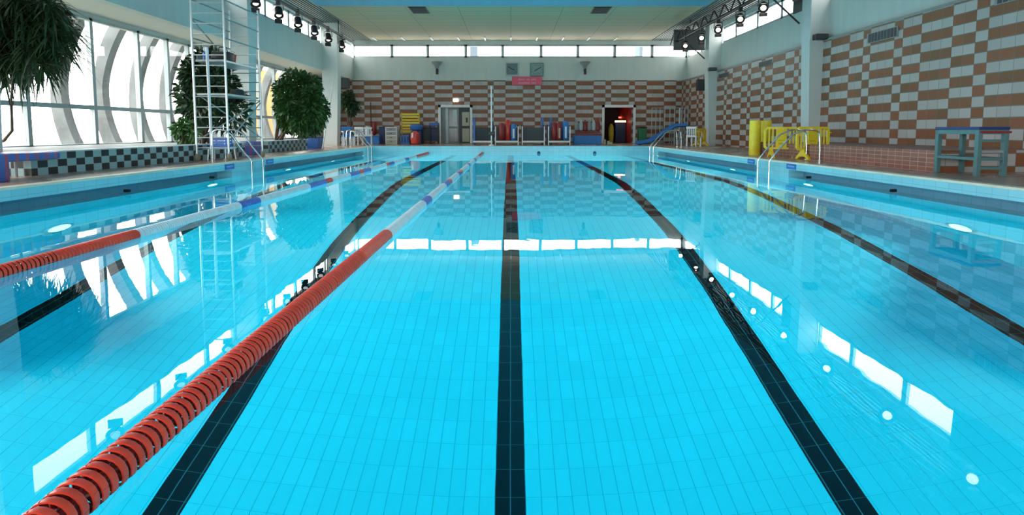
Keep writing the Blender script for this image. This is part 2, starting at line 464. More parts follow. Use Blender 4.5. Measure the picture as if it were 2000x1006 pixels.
# right wall
struct('wall_right', MB().box((TX, YN, DECK-.3), (XR, BY, BEAM)), 'wall_right', 'right hand wall of brown and grey checked tiles')
m = MB().box((RX, YN, BEAM), (XR, BY, CLB)); m.box((RX, YN, CLT), (XR, BY, CEIL+.1))
struct('wall_right_upper', m, 'beam', 'pale teal concrete beam above the right hand tiled wall')
struct('trim_4', MB().box((TX-.02, YN, 3.77), (RX+.01, BY, 3.832)), 'grey', 'thin dark joint between the right tiled wall and the beam above')
# left wall: beam, soffit, low wall under the windows
m = MB().box((LX-.25, YN, BEAM), (LX, BY, CLB)); m.box((LX-.25, YN, CLT), (LX, BY, CEIL+.1))
struct('wall_left_upper', m, 'beam', 'pale teal concrete beam above the left hand windows')
struct('ceiling_soffit', MB().box((XL, YN, 3.86), (LX-.25, BY, 4.0)), 'soffit', 'low white soffit over the left hand window strip')
m = MB().box((XL, YN, DECK-.3), (WX, BY, .66)); m.box((XL, 28.4, .66), (WX, BY, 3.86)); m.box((XL, YN, .66), (WX, -2.0, 3.86))
m.box((XL, YN, 3.76), (WX, BY, 3.86))
struct('wall_left', m, 'pillar', 'low wall below the left hand windows')
# near wall behind the camera, with an unseen wide window opening added for daylight
m = MB().box((XL, YN-.2, 0), (XR, YN, .7)); m.box((XL, YN-.2, 3.4), (XR, YN, CEIL+.1)); m.box((XL, YN-.2, .7), (-8, YN, 3.4)); m.box((9, YN-.2, .7), (XR, YN, 3.4))
struct('wall_front', m, 'pillar', 'near end wall behind the camera')
# ceiling
CX0, CX1 = -7.65, 7.75
m = MB().box((CX0, 22.8, CEIL), (CX1, BY, CEIL+.15))
struct('ceiling', m, 'ceil', 'beige panelled ceiling over the far end')
m = MB().box((CX0, YN, CEIL-.04), (CX1, 22.8, CEIL+.15))
struct('ceiling_blue', m, 'ceil_blue', 'blue painted ceiling over the middle of the pool')
struct('ceiling_roof', MB().box((LX-.35, YN-.3, CEIL+.18), (XR+.15, BY+.3, CEIL+.35)), 'louvre', 'flat roof slab')
for sgn, a, b in ((-1, LX, CX0), (1, CX1, RX)):
    m = MB().box((a, YN, CEIL+.1), (b, BY-.06, CEIL+.15)); m.cur = 1
    k = a + .05
    while k < b - .04:
        m.box((k, YN, CEIL-.02), (k+.05, BY-.06, CEIL+.06)); k += .13
    struct('ceiling_%s' % ('left' if sgn < 0 else 'right'), m, ['louvre', 'slat'], 'dark slatted ceiling strip along the %s side' % ('left' if sgn < 0 else 'right'))
# short bright ceiling battens by the far windows
k = 0
for px in (735, 790, 845, 897, 948, 998, 1048, 1098, 1147, 1200):
    x = wx(px, 30.8)
    o = MB().box((x-.04, 30.3, CEIL-.05), (x+.04, 31.4, CEIL-.004), .01).build('ceiling_batten', 'white')
    tag(o, 'short white batten under the far edge of the beige ceiling', 'batten', 'white battens by the far windows')
# pillars
def pillar(side, y0, label):
    s = 1 if side == 'right' else -1
    wall = RX+.05 if s > 0 else LX-.05; inn = 9.17 if s > 0 else -8.02
    m = MB(); b = 0.11*s
    m.prism([(wall, BEAM), (wall, CEIL), (inn, CEIL), (inn, BEAM)], 'y', y0, y0+.55)
    m.prism([(wall, DECK), (wall, BEAM), (inn, BEAM), (inn + b, DECK)], 'y', y0+.03, y0+.52)
    return struct('pillar', m, 'pillar', label)
for y0, w in ((8.5, 'nearest the camera'), (17.5, 'in the middle of the hall'), (26.4, 'at the far end')):
    for side in ('left', 'right'):
        pillar(side, y0, 'white tapering concrete pillar on the %s side, %s' % (side, w))

# ---------------------------------------------------------------- windows
WN = [0]
def window(plane, c, a, b, z0, z1, trans=None, fw=.05, d=.08):
    """plane 'x' or 'y' at coordinate c, from a to b"""
    WN[0] += 1
    def bx(m, u0, u1, w0, w1, dd):
        if plane == 'x': m.box((c-dd/2, u0, w0), (c+dd/2, u1, w1))
        else: m.box((u0, c-dd/2, w0), (u1, c+dd/2, w1))
    f = MB(); bx(f, a, a+fw/2, z0, z1, d); bx(f, b-fw/2, b, z0, z1, d)
    bx(f, a, b, z0, z0+fw*.6, d); bx(f, a, b, z1-fw*.6, z1, d)
    spans = [(z0, z1)]
    if trans:
        bx(f, a, b, trans-fw/2, trans+fw/2, d*.9); spans = [(z0, trans), (trans, z1)]
    o = f.build('window_%d' % WN[0], 'frame'); o['kind'] = 'structure'
    for p, q in spans:
        g = MB(); bx(g, a+fw/2, b-fw/2, p+.02, q-.02, .008); g.build('pane', 'glass', o)
    return o
ly = [-2.0, -.1, 1.9, 3.9, 5.9, 7.9, 10.0, 12.0, 13.93, 15.67, 17.0, 18.1, 19.9, 21.6, 23.1, 24.6, 26.5, 28.4]  # panes out of view near the camera extended for more daylight
for a, b in zip(ly, ly[1:]): window('x', WX-.04, a, b, .66, 3.76, 1.60, fw=.10, d=.12)
bxs = [LX] + [wx(p, BY) for p in (694.5, 769, 838, 911, 982, 1056, 1127, 1198, 1270, 1338)][1:] + [RX]
for a, b in zip(bxs, bxs[1:]): window('y', BY+.03, a, b, CLB, CLT, fw=.16)
for c, ys in ((LX-.12, [-5.8, -3.2, -.6, 2.0, 4.4, 6.5, 8.5]), (LX-.12, [9.05, 11.4, 13.6, 15.9, 17.5]), (LX-.12, [18.05, 20.56, 22.7, 24.9, 26.4]), (LX-.12, [26.95, 29.3, 31.5]),
              (RX+.1, [-5.8, -3.2, -.6, 2.0, 4.4, 6.5, 8.5]), (RX+.1, [9.05, 11.4, 13.55, 15.75, 17.5]), (RX+.1, [18.05, 19.75, 20.75, 22.75, 24.9, 26.4]), (RX+.1, [26.95, 29.3, 31.5])):
    for a, b in zip(ys, ys[1:]): window('x', c, a, b, CLB, CLT, fw=.16)
for a, b in zip([-8, -3.75, .5, 4.75], [-3.75, .5, 4.75, 9]): window('y', YN-.1, a, b, .7, 3.4, fw=.12)  # unseen front panes, put in for the daylight they admit
# outside
struct('ground_outside', MB().box((-60, -40, -.5), (XL-.02, 70, -.02)), 'grass', 'pale lawn outside the left windows')
def rib_mesh():
    m = MB(); n = 18; o = []; i = []
    for k in range(n+1):
        t = k/n; z = -.02 + 4.6*t; c = -.72*math.sin(PI*min(1, max(0, (z+.1)/4.2)))**.8 if z < 4.1 else 0
        o.append((c - .14 - .10*abs(t-.5)*2, z)); i.append((c + .11 + .08*abs(t-.5)*2, z))
    for k in range(n):
        a, b, c_, d = o[k], o[k+1], i[k+1], i[k]
        m.prism([a, b, c_, d], 'y', -.14, .14)
    return m
rib = rib_mesh().build('concrete_rib', 'concrete', fix=False); rib.location = (-11.0, 10.9, 0)
tag(rib, 'curved grey concrete rib standing outside the left windows', 'facade rib', 'curved ribs outside the left windows')
for k in range(5, 15):
    r = rib.copy(); COL.objects.link(r); r.location = (-11.0, 7.3 + 1.5*k, 0)
o = MB().box((-13.2, 29.3, 0), (-13.0, 32.0, 4.2)).build('orange_screen', 'orange')
tag(o, 'orange screen wall outside the far left window', 'screen')
for px0, px1, top, Y, lab in ((919, 933, 60, 70, 'distant blue-grey tower seen through the far clerestory windows left of the clocks'), (1246, 1252, 60, 80, 'distant thin chimney seen through the far clerestory windows right of the clocks')):
    o = MB().box((wx(px0, Y), Y, 0), (wx(px1, Y), Y+3, wz(top, Y))).build('tower' if px0 < 1000 else 'chimney', 'far'); tag(o, lab, 'building')

# ---------------------------------------------------------------- planters and plinth
m = MB().box((-10.15, 8.75, DECK), (-7.45, 15.8, .69)); m.cur = 1
m.box((-7.62, 8.72, .69), (-7.42, 15.83, .715)); m.cur = 2; m.box((-10.15, 8.75, .69), (-7.62, 15.8, .70))
pl1 = tag(m.build('planter_bench', ['check', 'white', 'ledge']), 'long low planter bench with black and teal checked tiles, nearer the camera on the left', 'planter')
m = MB().box((-10.15, 18.1, DECK), (-7.75, 21.5, .69)); m.cur = 1
m.box((-7.90, 18.08, .69), (-7.72, 21.53, .715)); m.cur = 2; m.box((-10.15, 18.1, .69), (-7.9, 21.5, .70))
tag(m.build('planter_bench', ['check', 'white', 'ledge']), 'low checked tile planter bench under the big ficus behind the scaffold', 'planter')
m = MB().box((7.25, 9.6, DECK), (TX, 17.0, .70)); m.cur = 1
m.box((7.25, 9.585, DECK-.01), (TX, 9.6, .705))
struct('trim_3', m, ['brick', 'wall_end'], 'low red tiled plinth against the right hand wall')

# ================================================================ POOL FITTINGS
# underwater lamps
def pool_lamp(sgn, y, z, label):
    t = thing('pool_lamp', label, 'pool lamp', (sgn*PX, y, z), 0, 'underwater lamps along the pool walls')
    s = -sgn
    MB().lathe([(.27, 0), (.27, .03), (.22, .05), (.20, .035), (.20, 0)], 24, ((0,0,0), (s,0,0))).build('housing_ring', 'chrome', t, True)
    MB().lathe([(.2, .0), (.2, .03), (.12, .045), (0.001, .05)], 24, ((0,0,0), (s,0,0))).build('lens', 'poollens', t, True)
    l = bpy.data.lights.new('pool_lamp_light', 'AREA'); l.shape = 'DISK'; l.size = .38; l.energy = POOL_W*(.62 if y < 5 else 1.1 if y < 9 else 1.25 if y < 18 else 1.7); l.color = (1.0, 1.0, .92); l.spread = math.radians(88 if y < 9 else 120)
    o = bpy.data.objects.new('pool_lamp_light', l); COL.objects.link(o); o.location = (s*.07, 0, 0); o.rotation_euler = (0, (PI/2 - .10) if s < 0 else (-PI/2 + .10), 0); o.parent = t
POOL_W = 140
for y, z, w in ((3.7, -2.0, 'first from the camera'), (7.7, -2.0, 'second from the camera'), (11.7, -.95, 'third from the camera'), (15.7, -.68, 'fourth from the camera'), (19.7, -.45, 'fifth from the camera'), (23.7, -.45, 'nearest the far end')):
    for sgn in (-1, 1):
        pool_lamp(sgn, y, z, 'round underwater lamp in the %s pool wall, %s' % ('left' if sgn < 0 else 'right', w))
# depth plaques
def plaque(sgn, y, label):
    t = thing('depth_plaque', label, 'plaque', (sgn*(PX-.006), y, .245), 0, 'blue depth plaques on the pool edge')
    MB().box((-.006, -.21, -.065), (.006, .21, .065), .003).build('plate', 'sign_blue', t)
    m = MB(); x = -sgn*.0075
    for k in range(9):
        m.box((x-.0015, -.15 + k*.034, -.018), (x+.0015, -.122 + k*.034, .016))
    m.build('lettering', 'lettering', t)
M['lettering'] = mat('pale_blue_lettering', (0.20, 0.36, 0.62), 0.5)
for sgn, sd in ((-1, 'left'), (1, 'right')):
    for y, w in ((12.5, 'nearer the camera beside the pool ladder'), (14.6, 'just beyond the pool ladder')):
        plaque(sgn, y, 'small blue depth plaque on the %s pool edge, %s' % (sd, w))
# overflow outlets
for sgn, y, sd in ((-1, 9.25, 'left'), (1, 9.25, 'right'), (-1, 11.9, 'left'), (1, 11.9, 'right')):
    o = MB().lathe([(.018, 0), (.026, .0), (.026, .09), (.018, .09), (.015, .02)], 12, ((sgn*(PX+.12), y, .05), (-sgn, 0, 0))).build('outlet_nozzle', 'black')
    tag(o, 'small black outlet nozzle in the %s pool edge recess, %s' % (sd, 'nearer the camera' if y < 10 else 'beside the ladder'), 'nozzle', 'black nozzles in the overflow recess')
# rope anchors on the far wall
for x, w in ((1.27, 'right of the centre line'), (3.8, 'further right')):
    o = MB().lathe([(.05, 0), (.075, 0), (.075, .03), (.05, .03)], 14, ((x, PY1, .03), (0, -1, 0))).build('rope_anchor', 'navy')
    tag(o, 'dark rope anchor ring on the far pool wall, %s' % w, 'anchor', 'rope anchors on the far pool wall')
# ladders
def rail_pts(s, ins, y):
    pts = []
    def P(x, z): return (s*(x if x < PX else PX + (x-PX)*(1.0 if s > 0 else .72)), y, z)
    pts += [P(PX-.22, -.95), P(PX-.22, .0), P(PX-.22, .30)]
    for k in range(5):
        t = k/4; pts.append(P(PX-.21 + .50*t, .36 + .58*t))
    for k in range(1, 6):
        a = PI*.5*k/5; pts.append(P(PX+.36 + .30*math.sin(a) + .05*k, 1.00 + .06*math.sin(2*a)))
    pts += [P(PX+.93, .90), P(PX+.95, .6), P(PX+.95, DECK)]
    return pts
def ladder(s, y, label):
    t = thing('pool_ladder', label, 'pool ladder', (0, y, 0), 0, 'steel pool ladders')
    for dy in (-.3, .3): MB().tube(rail_pts(s, 0, dy), .02, 10).build('handrail', 'chrome', t, True)
    for z in (-.2, -.48, -.76):
        MB().box((s*(PX-.29), -.29, z-.015), (s*(PX-.17), .29, z+.015), .006).build('step', 'chrome', t)
    for dy in (-.3, .3):
        MB().lathe([(.05, 0), (.05, .012), (.03, .02)], 12, ((s*(PX+.95*(1.0 if s > 0 else .72)), dy, DECK), (0,0,1))).build('foot_plate', 'alu', t, True)
ladder(1, 13.4, 'steel pool ladder on the right edge in front of the yellow barriers')
ladder(-1, 13.4, 'steel pool ladder on the left edge in front of the scaffold tower')
ladder(1, 24.1, 'steel pool ladder at the far right corner beside the blue slide')
ladder(-1, 24.1, 'steel pool ladder at the far left corner beside the white chairs')

# lane ropes
def float_mesh(col, dark):
    m = MB(); R = .062; w = .023; n = 20
    prof = [(R, -w/2), (R+.002, 0), (R, w/2), (R-.005, w/2), (R-.005, 0), (R-.005, -w/2), (R, -w/2)]
    m.lathe(prof, n, ((0,0,0), (0,1,0)), cap=False)
    m.cur = 1
    m.lathe([(.016, -.026), (.020, 0), (.016, .026)], 10, ((0,0,0), (0,1,0)))
    for k in range(6):
        a = k*PI/3; c, s_ = math.cos(a), math.sin(a)
        u = Vector((c, 0, s_)); t_ = Vector((-s_, 0, c))
        p = [u*.014 - Vector((0,.010,0)) + t_*.006, u*.058 - Vector((0,.010,0)) + t_*.022, u*.058 + Vector((0,.010,0)) + t_*.022, u*.014 + Vector((0,.010,0)) + t_*.006]
        m.add(p, [(0,1,2,3)])
        q = [x + t_*.004 for x in p]; m.add(q, [(3,2,1,0)])
    return m
def rope(xn, xf, segs, label):
    t = thing('lane_rope', label, 'lane rope', (0, 0, 0), 0, 'floating lane ropes')
    def P(y):
        k = (y - .2)/(PY1 - .2); return Vector((xn + (xf-xn)*k, y, .018))
    MB().tube([P(-.3), P(8), P(16), P(PY1)], .007, 6).build('cable', 'alu', t)
    protos = {}
    y = .10; cnt = 0; rest = {}
    pitch = .0395; idx = 0
    col = lambda yy: next(c for e, c in segs if yy <= e)
    far = MB()
    mats = ['red_float', 'red_dark', 'white_float', 'blue_float']
    while y < PY1 - .05:
        c = col(y)
        if cnt < 99 and y > .55:
            if c not in protos:
                dk = {'red_float': 'red_dark', 'white_float': 'white_float', 'blue_float': 'blue_float'}[c]
                protos[c] = float_mesh(c, dk).build('float_disc', [c, dk], t, True)
                o = protos[c]
            else:
                o = protos[c].copy(); COL.objects.link(o); o.parent = t
            o.location = P(y); o.rotation_euler = (0, random.random()*6, random.uniform(-.05, .05))
            cnt += 1
        elif y > .55:
            k = mats.index(c); p = P(y)
            far.cur = k; far.lathe([(.05, -.016), (.062, -.012), (.064, 0), (.062, .012), (.05, .016)], 10, (p, (0,1,0)), cap=False)
            far.cur = 1 if c == 'red_float' else k
            far.lathe([(.001, -.006), (.054, -.004), (.054, .004), (.001, .006)], 10, (p, (0,1,0)), cap=False)
        y += pitch if cnt else pitch
    o = far.build('float_disc_run', mats, t, True, fix=False); o['kind'] = 'stuff'
R_, W_, B_ = 'red_float', 'white_float', 'blue_float'
rope(-1.20, -1.28, [(5.46, R_), (7.75, W_), (8.35, B_), (10.3, W_), (11.0, B_), (11.3, R_), (12.9, W_), (13.5, B_), (14.0, R_), (16.2, W_), (16.8, B_), (19.0, W_), (19.7, B_), (21.9, W_), (99, R_)],
     'floating lane rope nearer the centre, with a long red section closest to the camera')
rope(-3.66, -3.73, [(5.46, R_), (7.55, W_), (8.15, B_), (10.2, W_), (11.1, B_), (11.5, R_), (12.8, W_), (13.6, B_), (14.0, R_), (14.7, B_), (16.6, W_), (17.0, R_), (17.7, B_), (19.6, W_), (20.3, B_), (22.0, W_), (99, R_)],
     'floating lane rope further left, passing in front of the scaffold reflection')

# flagpole with base near the far edge
t = thing('flag_post', 'tall thin white post standing behind the far pool edge near the left door', 'post', (wx(960, 26.2), 26.2, DECK))
MB().tube([(0,0,0), (0,0,2.75)], .032, 10).build('pole', 'white', t, True)
MB().box((-.16, -.10, .48), (.16, .10, .66), .03).build('clamp', 'black', t)
MB().lathe([(.13, 0), (.13, .04), (.05, .08)], 16).build('base', 'white', t, True)

# ================================================================ CEILING FITTINGS
for px, w in ((822, 'left'), (1170, 'right')):
    x = wx(px, 23.7)
    t = thing('ceiling_vent', 'black rectangular vent in the beige ceiling, the %s one' % w, 'vent', (x, 23.7, CEIL-.004), 0, 'black ceiling vents')
    MB().box((-.36, -.62, -.02), (.36, .62, .0)).build('frame', 'black', t)
    m = MB()
    for k in range(9): m.box((-.32, -.56 + k*.135, -.03), (.32, -.52 + k*.135, -.018))
    m.build('grille', 'dark', t)
# lighting bars and lamps
def truss(side):
    s = -1 if side == 'left' else 1; X = -7.72 if s < 0 else 8.05; Z = 5.35; y1 = 27.7 if s < 0 else 28.2
    t = thing('lighting_bar', 'long black lighting bar under the ceiling on the %s side' % side, 'lighting bar', (X, 0, Z), 0, 'lighting bars')
    m = MB(); m.tube([(0,2,0), (0,y1,0)], .055, 8)
    if s > 0: m.tube([(.0,2,.45), (.0,y1,.45)], .04, 8)
    m.build('rail', 'black', t, True)
    if s > 0:
        m = MB(); y = 2.4
        while y < y1: m.bar((0,y,0), (0,y+.55,.45), .04); m.bar((0,y+.55,.45), (0,y+1.1,0), .04); y += 1.1
        m.build('lattice', 'black', t)
    for y in (9.0, 18.0, 26.7):
        MB().tube([(0, y, -.05), ((9.1-X) if s > 0 else (-8.0-X), y+.05, -.95 if s > 0 else -.15)], .03, 8).build('bracket', 'black', t, True)
        MB().tube([(0, y-1, 0), (0, y-1, CEIL-Z+.02)], .02, 6).build('hanger', 'black', t)
    return X, Z
truss('left'); truss('right')
def stage_lamp(side, y, label, lit):
    s = -1 if side == 'left' else 1; X = -7.72 if s < 0 else 8.05
    t = thing('stage_lamp', label, 'spotlight', (X, y, 5.35), 0, 'black spotlights on the %s lighting bar' % side)
    MB().box((-.06, -.06, -.16), (.06, .06, .07), .015).build('clamp', 'black', t)
    ax = Vector((.25*-s, -.45, -.85) if s < 0 else (-.30, -.80, -.50)).normalized()
    c = Vector((0, 0, -.36)); b0 = c - ax*.16
    m = MB(); u = ax.cross(Vector((1,0,0))).normalized(); sd = Vector((1,0,0))
    m.tube([Vector((0,0,-.12)), Vector((.16,0,-.16)), c + Vector((.17,0,0))], .014, 6); m.tube([Vector((0,0,-.12)), Vector((-.16,0,-.16)), c + Vector((-.17,0,0))], .014, 6)
    m.build('yoke', 'black', t, True)
    MB().lathe([(.06, 0), (.12, .04), (.14, .12), (.14, .30), (.155, .32), (.155, .36), (.13, .36), (.125, .30)], 18, (b0, ax)).build('body', 'black', t, True)
    MB().lathe([(.001, .345), (.07, .34), (.085, .325)], 18, (b0, ax), cap=False).build('lens', 'lens' if lit else 'lens_dim', t, True)
    bl = b0 + ax*.36
    side_v = ax.cross(Vector((0,0,1))).normalized(); upv = side_v.cross(ax)
    for q in (upv, -upv):
        a1 = bl + q*.14 + side_v*.12; a2 = bl + q*.14 - side_v*.12; b1 = bl + q*.21 + side_v*.12 + ax*.13; b2 = bl + q*.21 - side_v*.12 + ax*.13
        n_ = q*.006; f = MB(); f.add([a1, a2, b2, b1, a1+n_, a2+n_, b2+n_, b1+n_], [(0,1,2,3), (7,6,5,4), (0,4,5,1), (1,5,6,2), (2,6,7,3), (3,7,4,0)]); f.build('barn_door', 'black', t)
    return t
lw = ['first', 'second', 'third', 'fourth', 'fifth', 'sixth', 'seventh', 'eighth', 'ninth', 'tenth']
for i, y in enumerate((26.1, 24.2, 22.5, 20.8, 19.1, 17.4, 15.0, 12.8, 10.6)):
    stage_lamp('left', y, 'black spotlight on the left lighting bar, %s from the far end' % lw[i], False)
for i, y in enumerate((26.3, 24.1, 22.2, 20.1, 18.3, 16.2, 13.9, 11.6, 9.4)):
    stage_lamp('right', y, 'lit black spotlight on the right lighting bar, %s from the far end' % lw[i], True)
tag(MB().box((wx(1311, 27.6), 27.55, wz(98, 27.6)), (wx(1371, 27.6), 27.65, wz(58, 27.6))).build('black_board', 'dark'), 'dark grey board hanging at the far end of the right lighting bar', 'board')
tag(MB().box((9.72, 4.5, CLB-.04), (9.79, 11.9, 5.9)).build('blind', 'dark'), 'long dark blind covering the nearest right clerestory windows', 'blind')
tag(MB().box((9.70, 18.1, CLB-.02), (9.78, 19.72, 5.9)).build('blind', 'dark'), 'dark blind covering the window beside the middle right pillar', 'blind')

# ================================================================ WALL FITTINGS
def speaker(name, x, y, z, w, d, h, label, axis=(0,-1)):
    t = thing(name, label, 'speaker', (x, y, z))
    MB().box((-w/2, -d/2, -h/2), (w/2, d/2, h/2), .02).build('cabinet', 'black', t)
    MB().box((-w/2+.02, -d/2-.012, -h/2+.02), (w/2-.02, -d/2+.002, h/2-.02), .004).build('grille', 'dark', t)
    return t
speaker('loudspeaker', wx(677, 27.8), 27.8, wz(163, 27.8), .42, .3, .48, 'black loudspeaker on the far left pillar above the hanging plant')
speaker('loudspeaker', wx(1366, 28), 28.0, wz(166, 28), .42, .3, .55, 'black loudspeaker below the beam beside the far right pillar')
for px, py, y, w, h, lab in ((1594, 72, 17.38, .38, .17, 'flat black loudspeaker on the upper front of the middle right pillar'), (1387, 135, 26.28, .36, .15, 'flat black loudspeaker on the upper front of the far right pillar')):
    speaker('wall_speaker', wx(px, y), y, wz(py, y), w, .24, h, lab)
for px, w in ((855, 'left'), (1141, 'right')):
    t = thing('horn_bracket', 'grey horn loudspeaker on the far beam, %s of the clocks' % w, 'wall lamp', (wx(px, 31.2), 31.2, wz(136, 31.2)), 0, 'horn loudspeakers on the far beam')  # horn loudspeaker on an arm, gives no light
    MB().box((-.05, -.06, -.25), (.07, .1, .15), .01).box((-.04, .05, -.05), (.05, .35, .05)).build('arm', 'black', t)
    MB().lathe([(.08, .05), (.14, .2), (.28, .36), (.30, .42), (.26, .42)], 14).build('horn', 'grey', t, True)
def clock(px, py, w, label, face, hands, pale):
    Y = BY - .12; s = (wx(px+13, Y) - wx(px-13, Y))/2
    t = thing('wall_clock', label, 'clock', (wx(px, Y), Y, wz(py, Y)), 0, 'square clocks on the far beam')
    MB().box((-s, -.03, -s), (s, .055, s), .01).build('case', 'clock' if pale else 'frame', t)
    MB().box((-s*.84, -.045, -s*.84), (s*.84, -.028, s*.84)).build('face', face, t)
    m = MB()
    for k in range(12):
        a = k*PI/6; c, d = math.sin(a), math.cos(a); m.bar((c*s*.66, -.048, d*s*.66), (c*s*.77, -.048, d*s*.77), .012, .03)
    m.build('hour_marks', 'navy' if not pale else 'black', t)
    for a, L in hands:
        a = math.radians(a); MB().bar((-math.sin(a)*s*.1, -.052, -math.cos(a)*s*.1), (math.sin(a)*s*L, -.052, math.cos(a)*s*L), .012, .045).build('hand', 'black', t)
clock(1000, 135, .74, 'square wall clock with a dark face, left of the other clock', 'clock', ((300, .7), (110, .45)), False)
clock(1048, 136, .74, 'square wall clock with a pale face and dark rim, right of the other clock', 'clock_l', ((60, .7), (240, .4)), True)
Y = BY - .14
t = thing('sign_board', 'pink notice board hanging below the two wall clocks', 'sign', (wx(1029, Y), Y, wz(158, Y)))
MB().box((-.83, -.02, -.235), (.83, .05, .235), .05).build('board', 'pink', t)
for r, z, chars in ((0, .07, 'XXXX XX XXX'), (1, -.12, 'XXXXXXX XXX')):
    m = MB()
    for k, ch in enumerate(chars):
        if ch != ' ':
            x0 = -.47 + k*.09; m.box((x0, -.026, z-.035), (x0+.02, -.02, z+.035)); m.box((x0, -.026, z+.015), (x0+.06, -.02, z+.035)); m.box((x0+.042, -.026, z-.035), (x0+.06, -.02, z+.01))
    m.build('text_line', 'pink_text', t)
tag(MB().box((wx(886, BY-.05), BY-.1, wz(199, BY)), (wx(896, BY-.05), BY, wz(193, BY)), .02).build('exit_light', 'whitelamp'), 'small lit emergency lamp above the grey double door', 'lamp')
# ventilation grilles at the top of the right wall
for ya, yb, za, zb, w in ((14.15, 15.35, 3.36, 3.62, 'beside the middle pillar'), (10.1, 11.35, 3.5, 3.78, 'nearest the camera'), (20.9, 22.0, 3.45, 3.66, 'beyond the middle pillar'), (25.0, 26.2, 3.4, 3.62, 'close to the far pillar')):
    t = thing('ventilation_grille', 'dark ventilation grille high on the right tiled wall, %s' % w, 'grille', (TX-.01, (ya+yb)/2, (za+zb)/2), 0, 'grilles along the top of the right wall')
    L, H = (yb-ya)/2, (zb-za)/2
    m = MB().box((-.02, -L, -H), (.005, L, H)); m.build('frame', 'grey', t)
    m = MB()
    for k in range(9): m.box((-.03, -L*.95 + k*L*.21, -H*.85), (-.018, -L*.95 + k*L*.21 + L*.15, H*.85))
    m.build('louvre_blades', 'dark', t)

# doors
def dframe(name, px0, px1, label):
    m = MB(); a, b = wx(px0, BY), wx(px1, BY); w = .13; zt = wz(205, BY)
    m.box((a, BY-.06, DECK), (a+w, BY+.1, zt)); m.box((b-w, BY-.06, DECK), (b, BY+.1, zt)); m.box((a, BY-.06, zt-.14), (b, BY+.1, zt))
    o = m.build(name, 'white'); o['kind'] = 'structure'; o['label'] = label
    return o
d1 = dframe('door_1', 857, 923, 'grey double door in a white frame on the far wall')
Y = BY + .14
def bx(m, p0, q0, p1, q1, y0, y1, bev=0): return m.box((wx(p0, y0), y0, wz(q0, y0)), (wx(p1, y0), y1, wz(q1, y0)), bev)
m = MB(); bx(m, 861, 211, 877, 282, Y, Y+.05); m.build('side_panel', 'grey', d1)
m = MB(); bx(m, 871, 211, 876, 282, Y-.03, Y+.05); m.build('jamb', 'frame', d1)
m = MB(); bx(m, 876, 211, 897, 282, Y-.02, Y+.03); lf = m.build('door_leaf', 'grey', d1)
m = MB(); bx(m, 878, 214, 894, 247, Y-.05, Y-.02); m.build('glass', 'greydoor', lf)
m = MB(); bx(m, 878, 251, 894, 277, Y-.05, Y-.02); m.build('glass', 'greydoor', lf)
m = MB(); bx(m, 885, 214, 893, 240, Y-.06, Y-.045); m.build('curtain', 'frame', lf)
m = MB(); bx(m, 897, 211, 919, 282, Y, Y+.05); rl = m.build('door_leaf', 'dark', d1)
m = MB(); bx(m, 903, 219, 917, 246, Y-.03, Y); m.build('panel', 'beige', rl)
m = MB(); bx(m, 903, 251, 917, 277, Y-.03, Y); m.build('panel', 'beige', rl)
m = MB(); bx(m, 902, 247.5, 917, 249.5, Y-.10, Y-.03); m.build('push_bar', 'black', rl)
m = MB(); bx(m, 910, 230, 914, 239, Y-.04, Y-.03); m.build('notice', 'dark', rl)
m = MB().box((D1[0]-.3, BY+.25, 0), (D1[1]+.3, BY+.35, 3)); struct('wall_behind_door', m, 'darkroom', 'dark backing behind the grey double door')
d2 = dframe('door_2', 1175, 1240, 'open doorway in a white frame leading to a red lit room')
# room behind the open door
x0, x1 = D2[0]-.35, D2[1]+.05
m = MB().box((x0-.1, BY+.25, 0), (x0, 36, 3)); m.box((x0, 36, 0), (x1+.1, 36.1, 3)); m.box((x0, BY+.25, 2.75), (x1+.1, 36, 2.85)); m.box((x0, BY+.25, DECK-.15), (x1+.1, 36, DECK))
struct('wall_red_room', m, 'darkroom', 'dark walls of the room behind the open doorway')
struct('wall_red_room_side', MB().box((x1-.02, BY+.25, DECK), (x1+.1, 36, 2.75)), 'redroom', 'red side wall of the room behind the open doorway')
tag(MB().box((wx(1205, 34), 33.9, 2.55), (wx(1222, 34), 34.0, 2.62)).build('strip_lamp', 'redlamp'), 'red glowing strip lamp at the top of the open doorway', 'lamp')
tag(MB().box((wx(1207, 35), 34.9, wz(231, 35)), (wx(1222, 35), 35, wz(228, 35))).build('strip_lamp', 'redlamp'), 'faint red strip lamp in the middle of the open doorway', 'lamp')
tag(MB().box((wx(1200, 33), 32.9, wz(239, 33)), (wx(1221, 33), 33, wz(235.5, 33))).build('glowing_edge', 'warmglow'), 'pale yellow shelf edge glowing to look lit inside the open doorway', 'shelf')  # no lamp: emission on the edge stands in for light falling on it
tag(MB().box((wx(1201, 33.4), 33.3, DECK), (wx(1221, 33.4), 33.8, wz(241, 33.4)), .02).build('cabinet', 'navy'), 'dark blue cabinet below the pale shelf inside the open doorway', 'cabinet')
tag(MB().lathe([(.12, 0), (.16, .5), (.15, .9), (.05, 1.1)], 12, ((wx(1193, 32.6), 32.6, DECK), (0,0,1))).build('bag', 'yellow_d'), 'dim upright bag on the left inside the open doorway', 'bag')

